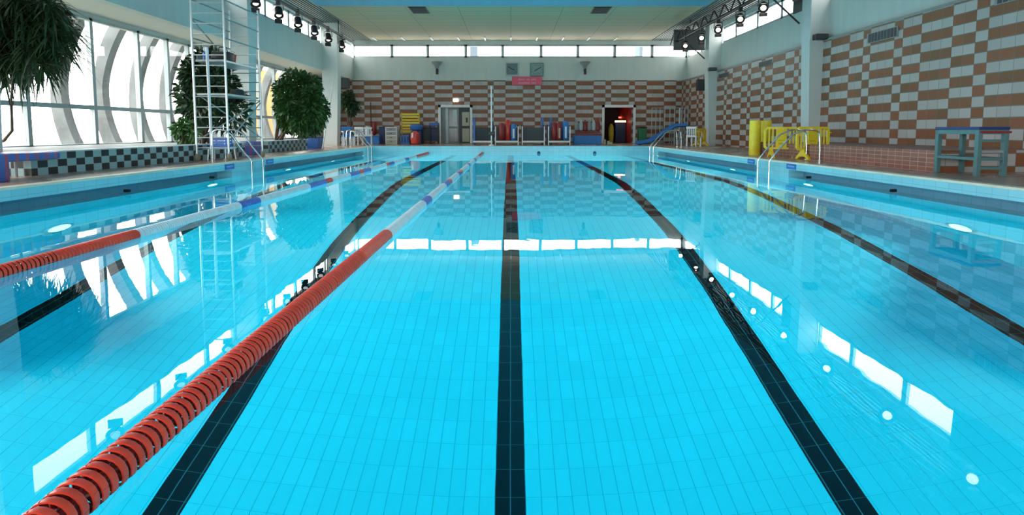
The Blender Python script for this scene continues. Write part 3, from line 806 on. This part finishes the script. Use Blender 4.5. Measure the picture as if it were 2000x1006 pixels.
# ================================================================ LEFT SIDE
# scaffold tower
t = thing('scaffold_tower', 'tall aluminium scaffold tower on wheels beside the left pool ladder', 'scaffold', (-7.4, 13.3, DECK))
W, L, H = .75, 1.8, 3.85
def endframe(y):
    m = MB()
    for x in (0, W): m.tube([(x, y, .16), (x, y, H)], .027, 8)
    for k in range(15): m.tube([(0, y, .30 + .24*k), (W, y, .30 + .24*k)], .014, 6)
    return m
for y in (0, L): endframe(y).build('end_frame', 'alu', t, True)
for x, y in ((0, 0), (W, 0), (0, L), (W, L)):
    c = MB().lathe([(.03, -.025), (.085, -.022), (.09, 0), (.085, .022), (.03, .025)], 16, ((x, y+.03, .09), (1,0,0))).build('wheel', 'tan', t, True)
    MB().box((x-.04, y-.02, .1), (x+.04, y+.05, .2), .01).build('wheel_fork', 'grey', c)
for x in (0, W):
    for z in (H-.12, H-.55, 2.85):
        MB().tube([(x, 0, z), (x, L, z)], .018, 6).build('guard_rail', 'grey', t, True)
for a, b in (((0, 0, .45), (W, L, 1.5)), ((W, 0, .45), (W, L, 1.45)), ((0, 0, 3.3), (0, L, 2.45)), ((0, 0, 1.6), (W, L, .5))):
    MB().tube([a, b], .016, 6).build('brace', 'grey', t, True)
for z in (1.58, 2.36):
    m = MB().box((.04, .02, z-.05), (W-.04, L-.02, z), .008)
    MB.build(m, 'platform', 'alu', t)
m = MB()
for z in (2.36,): m.box((.03, .0, z), (.055, L, z+.12)); m.box((W-.055, 0, z), (W-.03, L, z+.12))
m = MB().box((.03, .1, 2.36), (.05, L-.1, 2.48)).build('toe_board', 'grey', t)
MB().tube([(.42, -.12, .0), (.40, -.12, 2.62)], .032, 10).build('front_pole', 'plastic_white', t, True)
# things on and under the tower
def bucket(loc, r, h, m_, label):
    t = thing('bucket', label, 'bucket', loc)
    MB().lathe([(.001, .004), (r*.8, 0), (r, h), (r*.93, h), (r*.75, .02), (.001, .02)], 20).build('pail', m_, t, True)
    MB().tube([(r*math.cos(a), 0, h*.95 + .10*math.sin(a)) for a in [PI*k/8 for k in range(9)]], .006, 6).build('handle', 'chrome', t)
bucket((-7.05, 14.35, 2.69), .15, .25, 'red', 'red bucket on the upper platform of the scaffold tower')
t = thing('spray_bottle', 'white and blue bottle on the front edge of the scaffold platform', 'bottle', (-7.16, 13.42, 2.69))
MB().lathe([(.001, 0), (.06, .0), (.065, .02), (.065, .16), (.03, .2), (.001, .2)], 14).build('bottle_body', 'blue_float', t, True)
MB().lathe([(.028, .19), (.05, .22), (.04, .30), (.001, .31)], 12).build('cap', 'white', t, True)
t = thing('tool_bag', 'black bag standing on the upper scaffold platform behind the bottle', 'bag', (-7.05, 14.0, 2.69))
MB().box((-.22, -.16, 0), (.22, .16, .26), .05).build('bag_body', 'black', t, True)
MB().tube([(-.12, 0, .24), (-.09, 0, .38), (.09, 0, .38), (.12, 0, .24)], .012, 6).build('handle', 'black', t)
t = thing('cable_reel', 'dark coiled cable on the lower scaffold platform', 'cable reel', (-6.98, 14.5, 1.91))
m = MB(); 
for k in range(6): m.tube([((.19-.01*k)*math.cos(a), (.19-.01*k)*math.sin(a), .02 + .028*k) for a in [2*PI*j/16 for j in range(17)]], .013, 6)
m.build('coil', 'dark', t, True)
def chair(loc, rz, cs, cf, label, group=None):
    t = thing('plastic_chair', label, 'chair', loc, rz, group)
    for x, y in ((-.22, -.2), (.22, -.2), (-.22, .2), (.22, .2)):
        MB().prism([(x-.03, y-.03), (x+.03, y-.03), (x+.03, y+.03), (x-.03, y+.03)], 'z', 0, .42 if y < 0 else .42).build('leg', cf, t)
    MB().box((-.25, -.24, .41), (.25, .24, .45), .02).build('seat', cs, t)
    m = MB()
    for k in range(5): m.box((-.21 + k*.094, .22, .45), (-.165 + k*.094, .25, .82), .008)
    m.box((-.25, .21, .78), (.25, .26, .88), .02); m.box((-.25, .21, .44), (.25, .26, .50), .01)
    m.build('backrest', cs, t)
    for x in (-.26, .26):
        MB().tube([(x, -.2, .42), (x, -.22, .64), (x, .1, .66), (x, .22, .66)], .02, 6).build('armrest', cf, t, True)
    return t
# blue step box and crate under the tower
t = thing('step_stool', 'white step stool under the front of the scaffold tower', 'step stool', (-7.05, 13.75, DECK))
MB().box((-.28, -.18, .26), (.28, .18, .31), .01).build('step_top', 'plastic_white', t)
for x in (-.24, .24):
    for y in (-.14, .14): MB().tube([(x, y, .26), (x*1.1, y*1.1, 0)], .018, 6).build('leg', 'alu', t)
t = thing('crate', 'blue plastic crate on the step stool under the scaffold', 'crate', (-7.05, 13.75, DECK+.31))
MB().box((-.2, -.15, 0), (.2, .15, .02)).build('crate_base', 'blue_float', t)
m = MB()
for k in range(3):
    z = .02 + k*.07
    m.box((-.2, -.15, z), (.2, -.13, z+.05)); m.box((-.2, .13, z), (.2, .15, z+.05)); m.box((-.2, -.15, z), (-.18, .15, z+.05)); m.box((.18, -.15, z), (.2, .15, z+.05))
for x in (-.19, .19):
    for y in (-.14, .14): m.box((x-.012, y-.012, 0), (x+.012, y+.012, .21))
m.build('crate_side', 'blue_float', t)
# thin white pole leaning on the far left pillar
tag(MB().tube([(wx(630, 21.1), 21.1, DECK+.01), (wx(652, 25.5), 25.9, wz(150, 25.9))], [.025, .02], 8).build('long_pole', 'plastic_white', None, True), 'long thin white pole leaning towards the far left pillar', 'pole')

# striped cloth covered bench at the left edge
t = thing('covered_bench', 'bench covered with a glossy blue cloth with red stripes at the left edge', 'bench', (-6.95, 7.75, DECK))
MB().box((-.75, -.25, .27), (-.03, 1.0, .385), .03).build('striped_top', 'stripe', t, True)
m = MB().box((-.72, -.17, 0), (-.03, .10, .30), .02); m.build('striped_side', 'stripe', t, True)
MB().box((-.30, -.22, .0), (-.27, -.172, .37), .01).build('white_edge', 'plastic_white', t)
for y in (.35, .9): MB().tube([(-.65, y, .28), (-.65, y, 0)], .02, 6).build('leg', 'alu', t)

# plants
def leaf(m, p, d, nrm, L, w, seg=1, droop=0.0):
    d = d.normalized(); side = d.cross(nrm)
    if side.length < 1e-3: side = d.cross(Vector((1, .2, 0)))
    side.normalize(); up = side.cross(d)
    vs = []; 
    for k in range(seg+2):
        t = k/(seg+1)
        c = p + d*(L*t) + Vector((0, 0, -droop*L*t*t))
        ww = w*math.sin(PI*min(.97, max(.06, t*.9+.08)))
        vs += [c - side*ww/2 + up*ww*.18, c, c + side*ww/2 + up*ww*.18]
    fs = []
    for k in range(seg+1):
        o = k*3; fs += [(o, o+1, o+4, o+3), (o+1, o+2, o+5, o+4)]
    m.add(vs, fs)
def rdir(rnd):
    while True:
        v = Vector((rnd.uniform(-1,1), rnd.uniform(-1,1), rnd.uniform(-1,1)))
        if .05 < v.length < 1: return v.normalized()
def bush(name, label, cat, loc, c, rad, n, L, w, m_, stems, seed, stem_r=.03, inner=.45):
    rnd = random.Random(seed); t = thing(name, label, cat, loc)
    m = MB(); C_ = Vector(c); blobs = []
    for k in range(16):
        v = rdir(rnd); blobs.append((C_ + Vector((v.x*rad[0], v.y*rad[1], v.z*rad[2]))*rnd.uniform(inner, .78), rnd.uniform(.28, .46)))
    for i in range(n):
        b, br = rnd.choice(blobs); v = rdir(rnd)
        rr = rnd.uniform(.5, 1.0)
        p = b + Vector((v.x*rad[0], v.y*rad[1], v.z*rad[2]))*br*rr
        d = (v + Vector((0, 0, -.35)) + rdir(rnd)*.6)
        leaf(m, p, d, (v + rdir(rnd)*.5), L*rnd.uniform(.7, 1.25), w*rnd.uniform(.8, 1.2), 1, .15)
    m.build('foliage', m_, t, False, fix=False)
    m = MB()
    for k in range(stems):
        a = rnd.uniform(0, 2*PI); b, _ = blobs[k % len(blobs)]
        base = Vector((.12*math.cos(a), .12*math.sin(a), 0)); top = b
        m.tube([base, base*.6 + Vector((top.x*.25, top.y*.25, top.z*.4)), top*.95], [stem_r, stem_r*.8, stem_r*.35], 6)
    m.build('stem', 'bark', t, True)
    return t
# big dracaena-like tree at the left edge
rnd = random.Random(3)
t = thing('dracaena_tree', 'large dark plant with long narrow drooping leaves at the left edge', 'indoor tree', (-8.95, 10.45, .70))
m = MB(); st = MB(); heads = []
for k in range(110):
    v = rdir(rnd)*rnd.uniform(.45, 1); q = Vector((.0 + v.x*.95, -.1 + v.y*.85, 2.2 + v.z*(.78 if v.z < 0 else .7)))
    heads.append(q)
heads += [Vector((.98, -.5, 1.95)), Vector((1.08, -.4, 1.70)), Vector((.95, -.45, 2.45)), Vector((.75, -.5, 1.45)), Vector((.1, -.6, 1.5)), Vector((-.1, -.8, .85)), Vector((1.0, -.4, 2.2)), Vector((.4, -.5, 1.55)), Vector((-.25, -.8, 1.1))]
for q in heads:
    ax = Vector((q.x*.5, q.y*.4, .15 + rnd.uniform(-.2, .3)))
    for i in range(34):
        d = ax.normalized()*.5 + rdir(rnd)
        leaf(m, q + rdir(rnd)*.05, d, Vector((0,0,1)), rnd.uniform(.32, .62), .034, 4, rnd.uniform(.35, .9))
m.build('foliage', 'leaf', t, False, fix=False)
for k in range(7):
    q = heads[k*6]; st.tube([(-1.0+.06*math.cos(k), .1+.06*math.sin(k), 0), (-.95 + q.x*.1, .1+q.y*.2, .9), tuple(q*.98)], [.03, .025, .015], 7)
st.tube([(-1.0, .1, .02), (-.5, -.1, .10), (-.15, -.3, .16), (.10, -.4, .34), (.12, -.4, .9), (.1, -.3, 1.4)], [.03, .028, .026, .024, .02, .012], 8)
st.build('stem', 'bark', t, True)
bush('umbrella_plant', 'tall dark leafy plant in the planter behind the scaffold tower', 'indoor tree', (-8.05, 14.9, .70), (.20, 0, 1.50), (1.10, .65, 1.15), 3200, .20, .085, 'leaf', 9, 11, .04, .35)
bush('umbrella_plant', 'small bright green leafy bush in the planter left of the scaffold tower', 'indoor plant', (-8.02, 14.0, .70), (0, 0, .30), (.34, .30, .30), 380, .17, .075, 'leaf_g', 5, 12, .012)
bush('ficus_tree', 'large dense bushy ficus with green leaves before the far left pillar', 'indoor tree', (-8.35, 20.3, .70), (.82, -.1, 1.25), (.95, .75, 1.40), 10000, .15, .085, 'leaf_f', 10, 23, .04, .45)
t = bush('potted_plant', 'dark leafy plant beside the far left pillar under the loudspeaker', 'indoor tree', (-8.05, 28.4, DECK), (.02, 0, 2.05), (.55, .5, .72), 1100, .17, .09, 'leaf', 5, 14, .03, .3)
MB().lathe([(.001, 0), (.18, 0), (.24, .4), (.22, .4), (.20, .34), (.001, .34)], 18).build('pot', 'dark', t, True)
MB().tube([(0, 0, .3), (0, 0, 1.7)], .03, 8).build('trunk', 'bark', t, True)

# ================================================================ RIGHT SIDE
t = thing('work_table', 'teal wooden frame table with a blue top at the right edge', 'table', (7.24, 8.72, DECK))
LW, LL, LH = .47, .88, .75
for x in (.03, LW-.03):
    for y in (.03, LL-.03): MB().box((x-.035, y-.035, 0), (x+.035, y+.035, LH-.04), .006).build('leg', 'teal', t)
MB().box((0, 0, LH-.10), (LW, LL, LH-.03), .006).build('top_frame', 'teal', t)
MB().box((-.01, -.01, LH-.03), (LW+.01, LL+.01, LH+.015), .008).build('table_top', 'navy_top', t)
for z in (.24,): 
    MB().box((0, 0, z), (LW, LL, z+.05), .006).build('shelf', 'teal', t)
MB().box((.05, 0.0, LH-.22), (LW-.05, .03, LH-.18)).build('cross_rail', 'teal', t)
MB().box((.05, 0.0, .10), (LW-.05, .03, .14)).build('cross_rail', 'teal', t)
MB().box((.05, 0.0, .36), (LW-.05, .03, .40)).build('cross_rail', 'grey', t)
MB().box((.02, -.014, LH-.085), (LW+.03, 0.0, LH-.05)).build('red_edge', 'red_dark', t)
# foam rolls
def roll(loc, r, h, label):
    t = thing('foam_roll', label, 'foam roll', loc, 0, 'yellow foam rolls by the right plinth')
    MB().lathe([(r*.15, 0), (r*.97, 0), (r, .02), (r, h-.02), (r*.97, h), (r*.15, h)], 28).build('roll', 'yellow', t, True)
    m = MB(); m.tube([((.03 + (r-.05)*a/14)*math.cos(a), (.03 + (r-.05)*a/14)*math.sin(a), h+.002) for a in [k*.4 for k in range(35)]], .004, 4); m.build('spiral_edge', 'yellow_d', t)
roll((7.06, 16.3, DECK), .155, .99, 'tall yellow foam roll standing on the deck beside the right plinth')
roll((7.52, 16.7, .705), .18, .62, 'shorter yellow foam roll standing on the right plinth behind the taller one')
# yellow barriers
def barrier(loc, rz, label, w=.86, h=.80):
    t = thing('crowd_barrier', label, 'barrier', loc, rz, None)
    m = MB(); z0 = .22
    out = [(-w/2, z0+.06), (-w/2+.05, z0), (w/2-.05, z0), (w/2, z0+.06), (w/2, h-.07), (w/2-.07, h), (-w/2+.07, h), (-w/2, h-.07)]
    inn = [(-w/2+.05, z0+.09), (-w/2+.08, z0+.05), (w/2-.08, z0+.05), (w/2-.05, z0+.09), (w/2-.05, h-.09), (w/2-.09, h-.05), (-w/2+.09, h-.05), (-w/2+.05, h-.09)]
    n = len(out)
    for k in range(n):
        a, b, c, d = out[k], out[(k+1) % n], inn[(k+1) % n], inn[k]
        m.prism([a, b, c, d], 'y', -.03, .03)
    m.build('frame', 'yellow', t)
    MB().box((-.13, -.022, z0+.04), (.13, .022, h-.04), .01).build('centre_panel', 'yellow', t)
    MB().box((-.07, -.026, z0+.12), (.07, -.022, z0+.17)).build('embossed_mark', 'yellow_d', t)
    MB().box((-.08, -.026, z0+.22), (.08, -.022, z0+.24)).build('embossed_mark', 'yellow_d', t)
    for x in (-.30, -.21, .21, .30):
        MB().box((x-.018, -.018, z0+.03), (x+.018, .018, h-.03), .006).build('upright', 'yellow', t)
    for x in (-.24, .24):
        m = MB(); m.prism([(-.26, 0), (-.20, 0), (-.10, .07), (.10, .07), (.20, 0), (.26, 0), (.24, .05), (.09, .17), (.06, z0+.03), (-.06, z0+.03), (-.09, .17), (-.24, .05)], 'x', x-.03, x+.03)
        m.build('foot', 'yellow', t)
    for z in (z0+.1, h-.16): MB().box((w/2, -.02, z), (w/2+.05, .02, z+.03), .005).build('hook', 'yellow', t)
    return t
barrier((7.42, 13.85, DECK), .12, 'yellow plastic barrier in front of the middle right pillar, nearer the blue topped table')
barrier((7.08, 14.75, DECK), -.18, 'yellow plastic barrier next to the yellow foam rolls, partly behind the other barrier')
barrier((wx(1374, 25.2), 25.6, DECK), .5, 'yellow plastic barrier beside the white chair at the far right pillar', .6)
chair((wx(1355, 25.0), 25.0, DECK), 2.3, 'plastic_white', 'plastic_white', 'white plastic armchair at the far right pillar')

# ================================================================ FAR END
chair((wx(681, 26.2), 26.2, DECK), .5, 'blue_b', 'plastic_white', 'blue and white plastic chair beside the far left pillar')
chair((wx(690, 26.8), 27.4, DECK), -.3, 'plastic_white', 'plastic_white', 'white plastic chair behind the far left ladder')
chair((wx(703, 27.2), 28.6, DECK), .2, 'plastic_white', 'plastic_white', 'white plastic chair next to the blue box at the far left')
def fbox(name, p0, q0, p1, q1, Y, d, m_, label, cat, bev=.02, sub=None):
    z0 = DECK+.002 if q1 > 262 else wz(q1, Y); t = thing(name, label, cat, ((wx(p0, Y)+wx(p1, Y))/2, Y, z0))
    w = (wx(p1, Y)-wx(p0, Y))/2; h = wz(q0, Y) - z0
    MB().box((-w, 0, 0), (w, d, h), bev).build('body', m_, t)
    if sub: sub(t, w, h, d)
    return t
Y = 29.5
def lid(mn):
    def f(t, w, h, d): MB().box((-w*1.04, -.03, h), (w*1.04, d+.03, h+.06), .02).build('lid', mn, t)
    return f
def ribs(mn, n=4):
    def f(t, w, h, d):
        for k in range(n):
            x = -w + (k+.5)*2*w/n; MB().box((x-w/n*.35, -.02, h*.15), (x+w/n*.35, 0, h*.85), .01).build('rib_panel', mn, t)
    return f
fbox('storage_box', 714, 267, 741, 283, Y, .8, 'blue_b', 'bright blue storage box at the far left behind the ladder', 'box', .02, lid('blue'))
fbox('foam_mat', 698, 250, 713, 254, Y+.5, .8, 'blue', 'dark blue flat mat on supports behind the far left ladder', 'mat')
for px in (700, 711): tag(MB().tube([(wx(px, Y+.9), Y+.9, DECK), (wx(px, Y+.9), Y+.9, wz(254, Y+.5))], .03, 6).build('mat_support', 'grey'), 'grey post under the dark blue mat at the far left', 'post', 'posts under the blue mat')
def drawers(t, w, h, d):
    for k in range(4):
        o = MB().box((-w*.82, -.03, h*(.06+.235*k)), (w*.82, 0, h*(.25+.235*k)), .01).build('drawer', 'beige' if k < 2 else 'grey', t)
        MB().box((-w*.2, -.05, h*(.14+.235*k)), (w*.2, -.03, h*(.17+.235*k))).build('handle', 'dark', o)
fbox('drawer_unit', 753, 248, 776, 279, Y, .6, 'plastic_white', 'pale cabinet with four drawers among the far left equipment', 'cabinet', .02, drawers)
fbox('storage_bin', 741, 250, 752, 281, Y+.3, .6, 'navy', 'dark navy bin between the blue box and the pale cabinet', 'bin', .02, lid('navy'))
fbox('storage_bin', 783, 264, 800, 281, Y, .6, 'blue', 'low dark blue bin under the yellow slatted stack', 'bin', .02, ribs('navy', 3))
t = thing('slatted_rack', 'yellow slatted rack standing against the far wall', 'rack', (wx(803, 31.2), 31.2, DECK))
w = .48
for x in (-w, w): MB().box((x-.03, -.03, 0), (x+.03, .03, wz(220, 31.2)-DECK), .01).build('post', 'yellow_d', t)
for k in range(7):
    z = wz(223 + k*5.6, 31.2) - DECK; MB().box((-w+.03, -.02, z-.055), (w-.03, .02, z+.045), .01).build('slat', 'yellow', t)
t = fbox('barrel', 803, 256, 823, 283, Y, .5, 'navy', 'dark frame with a blue float bundle on top among the far left equipment', 'trolley', .03)
m = MB().lathe([(.2, 0), (.33, .08), (.36, .22), (.3, .33), (.1, .36)], 16, ((0, .2, wz(256, Y)-DECK), (0,0,1))); m.build('float_bundle', 'blue', t, True)
t = thing('buoy', 'red buoy with a white stripe on the deck at the far left', 'buoy', (wx(811, 28.6), 28.6, DECK))
MB().lathe([(.05, 0), (.2, .05), (.24, .3), (.22, .55), (.1, .66), (.001, .68)], 18).build('buoy_body', 'red', t, True)
MB().box((-.14, -.26, .34), (-.04, -.20, .6), .02).build('stripe', 'plastic_white', t)
t = thing('storage_rack', 'tall dark rack with a blue cover left of the grey double door', 'rack', (wx(840, 30.2), 30.2, DECK))
for x in (-.42, 0, .42): MB().box((x-.025, 0, 0), (x+.025, .5, 1.05), .005).build('upright', 'black', t)
for z in (.15, .5, .85): MB().box((-.42, 0, z), (.42, .5, z+.04)).build('shelf', 'dark', t)
MB().box((0, -.03, .95), (.45, .52, 1.12), .03).build('cover', 'blue', t)
MB().box((-.40, .05, .19), (-.03, .45, .84), .03).build('dark_load', 'dark', t)
MB().box((.03, .05, .19), (.40, .45, .84), .03).build('blue_load', 'navy', t)
tag(MB().tube([(wx(726, 31), 31.0, DECK), (wx(726, 31.4), 31.4, wz(200, 31.4))], .03, 6).build('wooden_pole', 'bark'), 'brown wooden pole leaning on the far wall at the left', 'pole')
t = thing('buoy', 'dark red float hanging beside the brown pole at the far left', 'buoy', (wx(732, 30.6), 30.6, DECK))
MB().lathe([(.05, .45), (.13, .55), (.13, 1.1), (.05, 1.2)], 12).build('float_body', 'red_dark', t, True)
MB().tube([(0, 0, 0), (0, 0, .5)], .03, 6).build('float_stand', 'navy', t)
t = thing('bottle', 'pale cyan bottle on the blue box at the far left', 'bottle', (wx(718, 29.9), 29.9, wz(267, 29.5)+.06))
MB().lathe([(.001, 0), (.09, 0), (.1, .3), (.05, .4), (.04, .5), (.001, .5)], 12).build('bottle_body', 'white_float', t, True)
# four trolleys with white frames
def trolley(px0, px1, label, posts, load, Y=27.6):
    t = thing('equipment_trolley', label, 'trolley', ((wx(px0, Y)+wx(px1, Y))/2, Y, DECK), 0, None)
    w = (wx(px1, Y)-wx(px0, Y))/2; zb = wz(278.5, Y)-DECK; zt = wz(275, Y)-DECK
    MB().box((-w, -.03, zb), (w, .03, zt), .01).build('bottom_rail', 'white', t)
    for i, x in enumerate((-w, w)):
        if i in posts: MB().box((x-.025, -.025, 0), (x+.025, .025, wz(247, Y)-DECK), .005).build('post', 'white', t)
        MB().box((x-.03, .9, 0), (x+.03, .96, wz(243, Y)-DECK), .005).build('rear_post', 'navy', t)
        MB().lathe([(.02, -.02), (.06, -.02), (.06, .02), (.02, .02)], 12, ((x, .5, .06), (1,0,0))).build('wheel', 'black', t)
    for x in (-w+.05, w-.05): MB().box((x-.03, 0, zb-.06), (x+.03, .95, zb)).build('side_rail', 'dark', t)
    MB().box((-w, .05, zb-.02), (w, .9, zb+.02)).build('deck_board', 'grey', t)
    MB().box((-w*.95, .86, zb), (w*.95, .9, wz(247, Y)-DECK-.05)).build('back_board', 'dark', t)
    return t, w, zt
tr = [trolley(924, 962, 'equipment trolley with a low white rail right beside the grey double door', (), 0),
      trolley(968, 1012, 'equipment trolley with white posts left of the centre, holding red and blue floats', (0, 1), 1),
      trolley(1020, 1063, 'empty equipment trolley with white posts right of the centre line', (0, 1), 0),
      trolley(1071, 1113, 'equipment trolley with white posts next to the blue block, holding floats', (0, 1), 1)]
tag(MB().box((wx(924, 27.9), 27.9, DECK), (wx(928, 27.9), 28.4, wz(230, 27.9)), .01).build('tall_mat', 'blue'), 'narrow upright dark blue mat beside the grey double door', 'mat')
for a, b, w in ((1057, 1062, 'right end of the empty trolley'), (1073, 1078, 'left end of the trolley next to the blue block')):
    tag(MB().box((wx(a, 28.65), 28.65, DECK), (wx(b, 28.65), 28.8, wz(229, 28.65)), .01).build('tall_mat', 'blue'), 'narrow upright blue mat at the %s' % w, 'mat')
def ffl(px, py, r, h, m_, label, Y=28.1, stripe=None):
    t = thing('float_cylinder', label, 'float', (wx(px, Y), Y, wz(274.5, 27.6)+.012))
    MB().lathe([(r*.7, 0), (r, .06), (r, h-.08), (r*.6, h)], 16).build('float_body', m_, t, True)
    if stripe: MB().box((-.04, -r-.015, .1), (.05, -r+.03, h*.7), .015).build('pale_stripe', stripe, t)
ffl(980, 250, .15, .85, 'red_dark', 'dark red float on the left of the trolley left of centre')
ffl(992, 250, .15, 1.0, 'red', 'red float in the middle of the trolley left of centre', 28.2)
ffl(1003, 250, .13, .80, 'blue_b', 'blue float on the right of the trolley left of centre', 28.1, 'plastic_white')
ffl(1083, 250, .15, .9, 'red_dark', 'dark red float on the trolley next to the blue block', 28.2)
ffl(1092, 250, .13, .85, 'red_dark', 'dark red float with a pale stripe on the trolley next to the blue block', 28.0, 'beige')
ffl(1104, 250, .16, .95, 'blue_b', 'blue and white float on the trolley next to the blue block', 28.1, 'white_float')
# big blue block with a red rack on it
fbox('foam_block', 1121, 265, 1175, 280, 28.6, .8, 'blue_b', 'wide bright blue foam block left of the open doorway', 'foam block', .03)
t = thing('float_rack', 'red rack of transparent float vests above the blue foam block', 'rack', (wx(1147, 30), 30.0, DECK))
w = wx(1171, 30) - wx(1147, 30)
for x in (-w, -w/3, w/3, w): MB().tube([(x, 0, 0), (x, 0, wz(229, 30)-DECK)], .022, 8).build('upright', 'grey', t, True)
for q in (262, 256): MB().box((-w, -.2, wz(q, 30)-DECK-.1), (w, .2, wz(q, 30)-DECK), .02).build('red_shelf', 'red_dark', t)
MB().box((-w, -.02, wz(240, 30)-DECK), (w, .02, wz(238, 30)-DECK)).build('top_rail', 'red_dark', t)
for k in range(6):
    o = MB().lathe([(.05, 0), (.12, .05), (.13, .35), (.06, .5), (.03, .6)], 12, ((wx(1126 + 8.2*k, 29.9), 29.9, wz(256, 30)+.0), (0,0,1))).build('water_bottle', ['grey', 'frame', 'red_dark'][k % 3], None, True)
    tag(o, ['grey', 'pale grey', 'dark red'][k % 3] + ' canister on the red rack, ' + ['leftmost', 'second from the left', 'third from the left', 'fourth from the left', 'fifth from the left', 'rightmost'][k], 'canister', 'canisters on the red rack')
t = fbox('waste_bin', 1248, 250, 1263, 277, 29.8, .45, 'green', 'green waste bin with a black lid right of the open doorway', 'bin', .03, lid('black'))
t = thing('crate_stand', 'small pale stand in front of the open doorway', 'stand', (wx(1186, 29), 29.0, DECK))
for x, z in ((-.15, .25), (.05, .18), (.18, .1)): MB().box((x-.07, -.05, 0), (x+.07, .05, z), .02).build('bracket', 'beige', t)
# white bar cage
t = thing('bar_cage', 'tall cage of white vertical bars in the far right corner', 'cage', (0, 30.4, DECK))
zt = wz(211, 30.4) - DECK
for px in (1272, 1280, 1288, 1297, 1307, 1316, 1330, 1336, 1342):
    MB().tube([(wx(px, 30.4), 0, 0), (wx(px, 30.4), 0, zt)], .022, 8).build('bar', 'frame', t, True)
MB().tube([(wx(1323, 30.4), -.3, 0), (wx(1323, 30.4), -.3, zt)], .05, 8).build('thick_bar', 'frame', t, True)
for z in (zt, .15): MB().tube([(wx(1272, 30.4), 0, z), (wx(1342, 30.4), 0, z)], .022, 8).build('cross_bar', 'frame', t, True)
# blue slide
t = thing('pool_slide', 'blue plastic slide leaning up in front of the white bar cage', 'slide', (0, 27.4, DECK))
Y = 27.4; P = [(1246, 284), (1270, 279), (1290, 268), (1306, 256), (1320, 248), (1342, 247)]
top = [(wx(a, Y), wz(b, Y)-DECK) for a, b in P]
out = [(x, max(.0, z)) for x, z in top] + [(x, max(0.0, z)+.07) for x, z in reversed(top)]
m = MB()
for (a, b), (c, d) in zip(top, top[1:]):
    b, d = max(.02, b), max(.02, d)
    m.prism([(a, b-.02), (c, d-.02), (c, d+.02), (a, b+.02)], 'y', 0, .6)
m.build('chute', 'blue', t)
for y in (0, .57):
    m = MB()
    for (a, b), (c, d) in zip(top, top[1:]):
        b, d = max(.02, b), max(.02, d); m.prism([(a, b-.02), (c, d-.02), (c, d+.16), (a, b+.16)], 'y', y, y+.03)
    m.build('side_wall', 'blue_b', t)
for px in (1318, 1340):
    for y in (.03, .57): MB().tube([(wx(px, Y), y, 0), (wx(px, Y), y, wz(249, Y)-DECK)], .025, 6).build('leg', 'grey', t)

# blue tub at the end of the far planter
t = thing('storage_tub', 'dark blue tub on the deck between the ficus planter and the far left pillar', 'tub', (-7.9, 22.3, DECK))
MB().prism([(-.34, 0), (.34, 0), (.40, .42), (-.40, .42)], 'y', -.3, .3).build('tub_body', 'blue', t)
MB().box((-.42, -.32, .42), (.42, .32, .46), .01).build('rim', 'navy', t)
t = thing('foam_block', 'striped purple blue block leaning by the planter under the middle left pillar', 'block', (-7.55, 16.4, DECK))
MB().box((-.22, -.25, 0), (.22, .25, .40), .03).build('block_body', 'stripe', t)
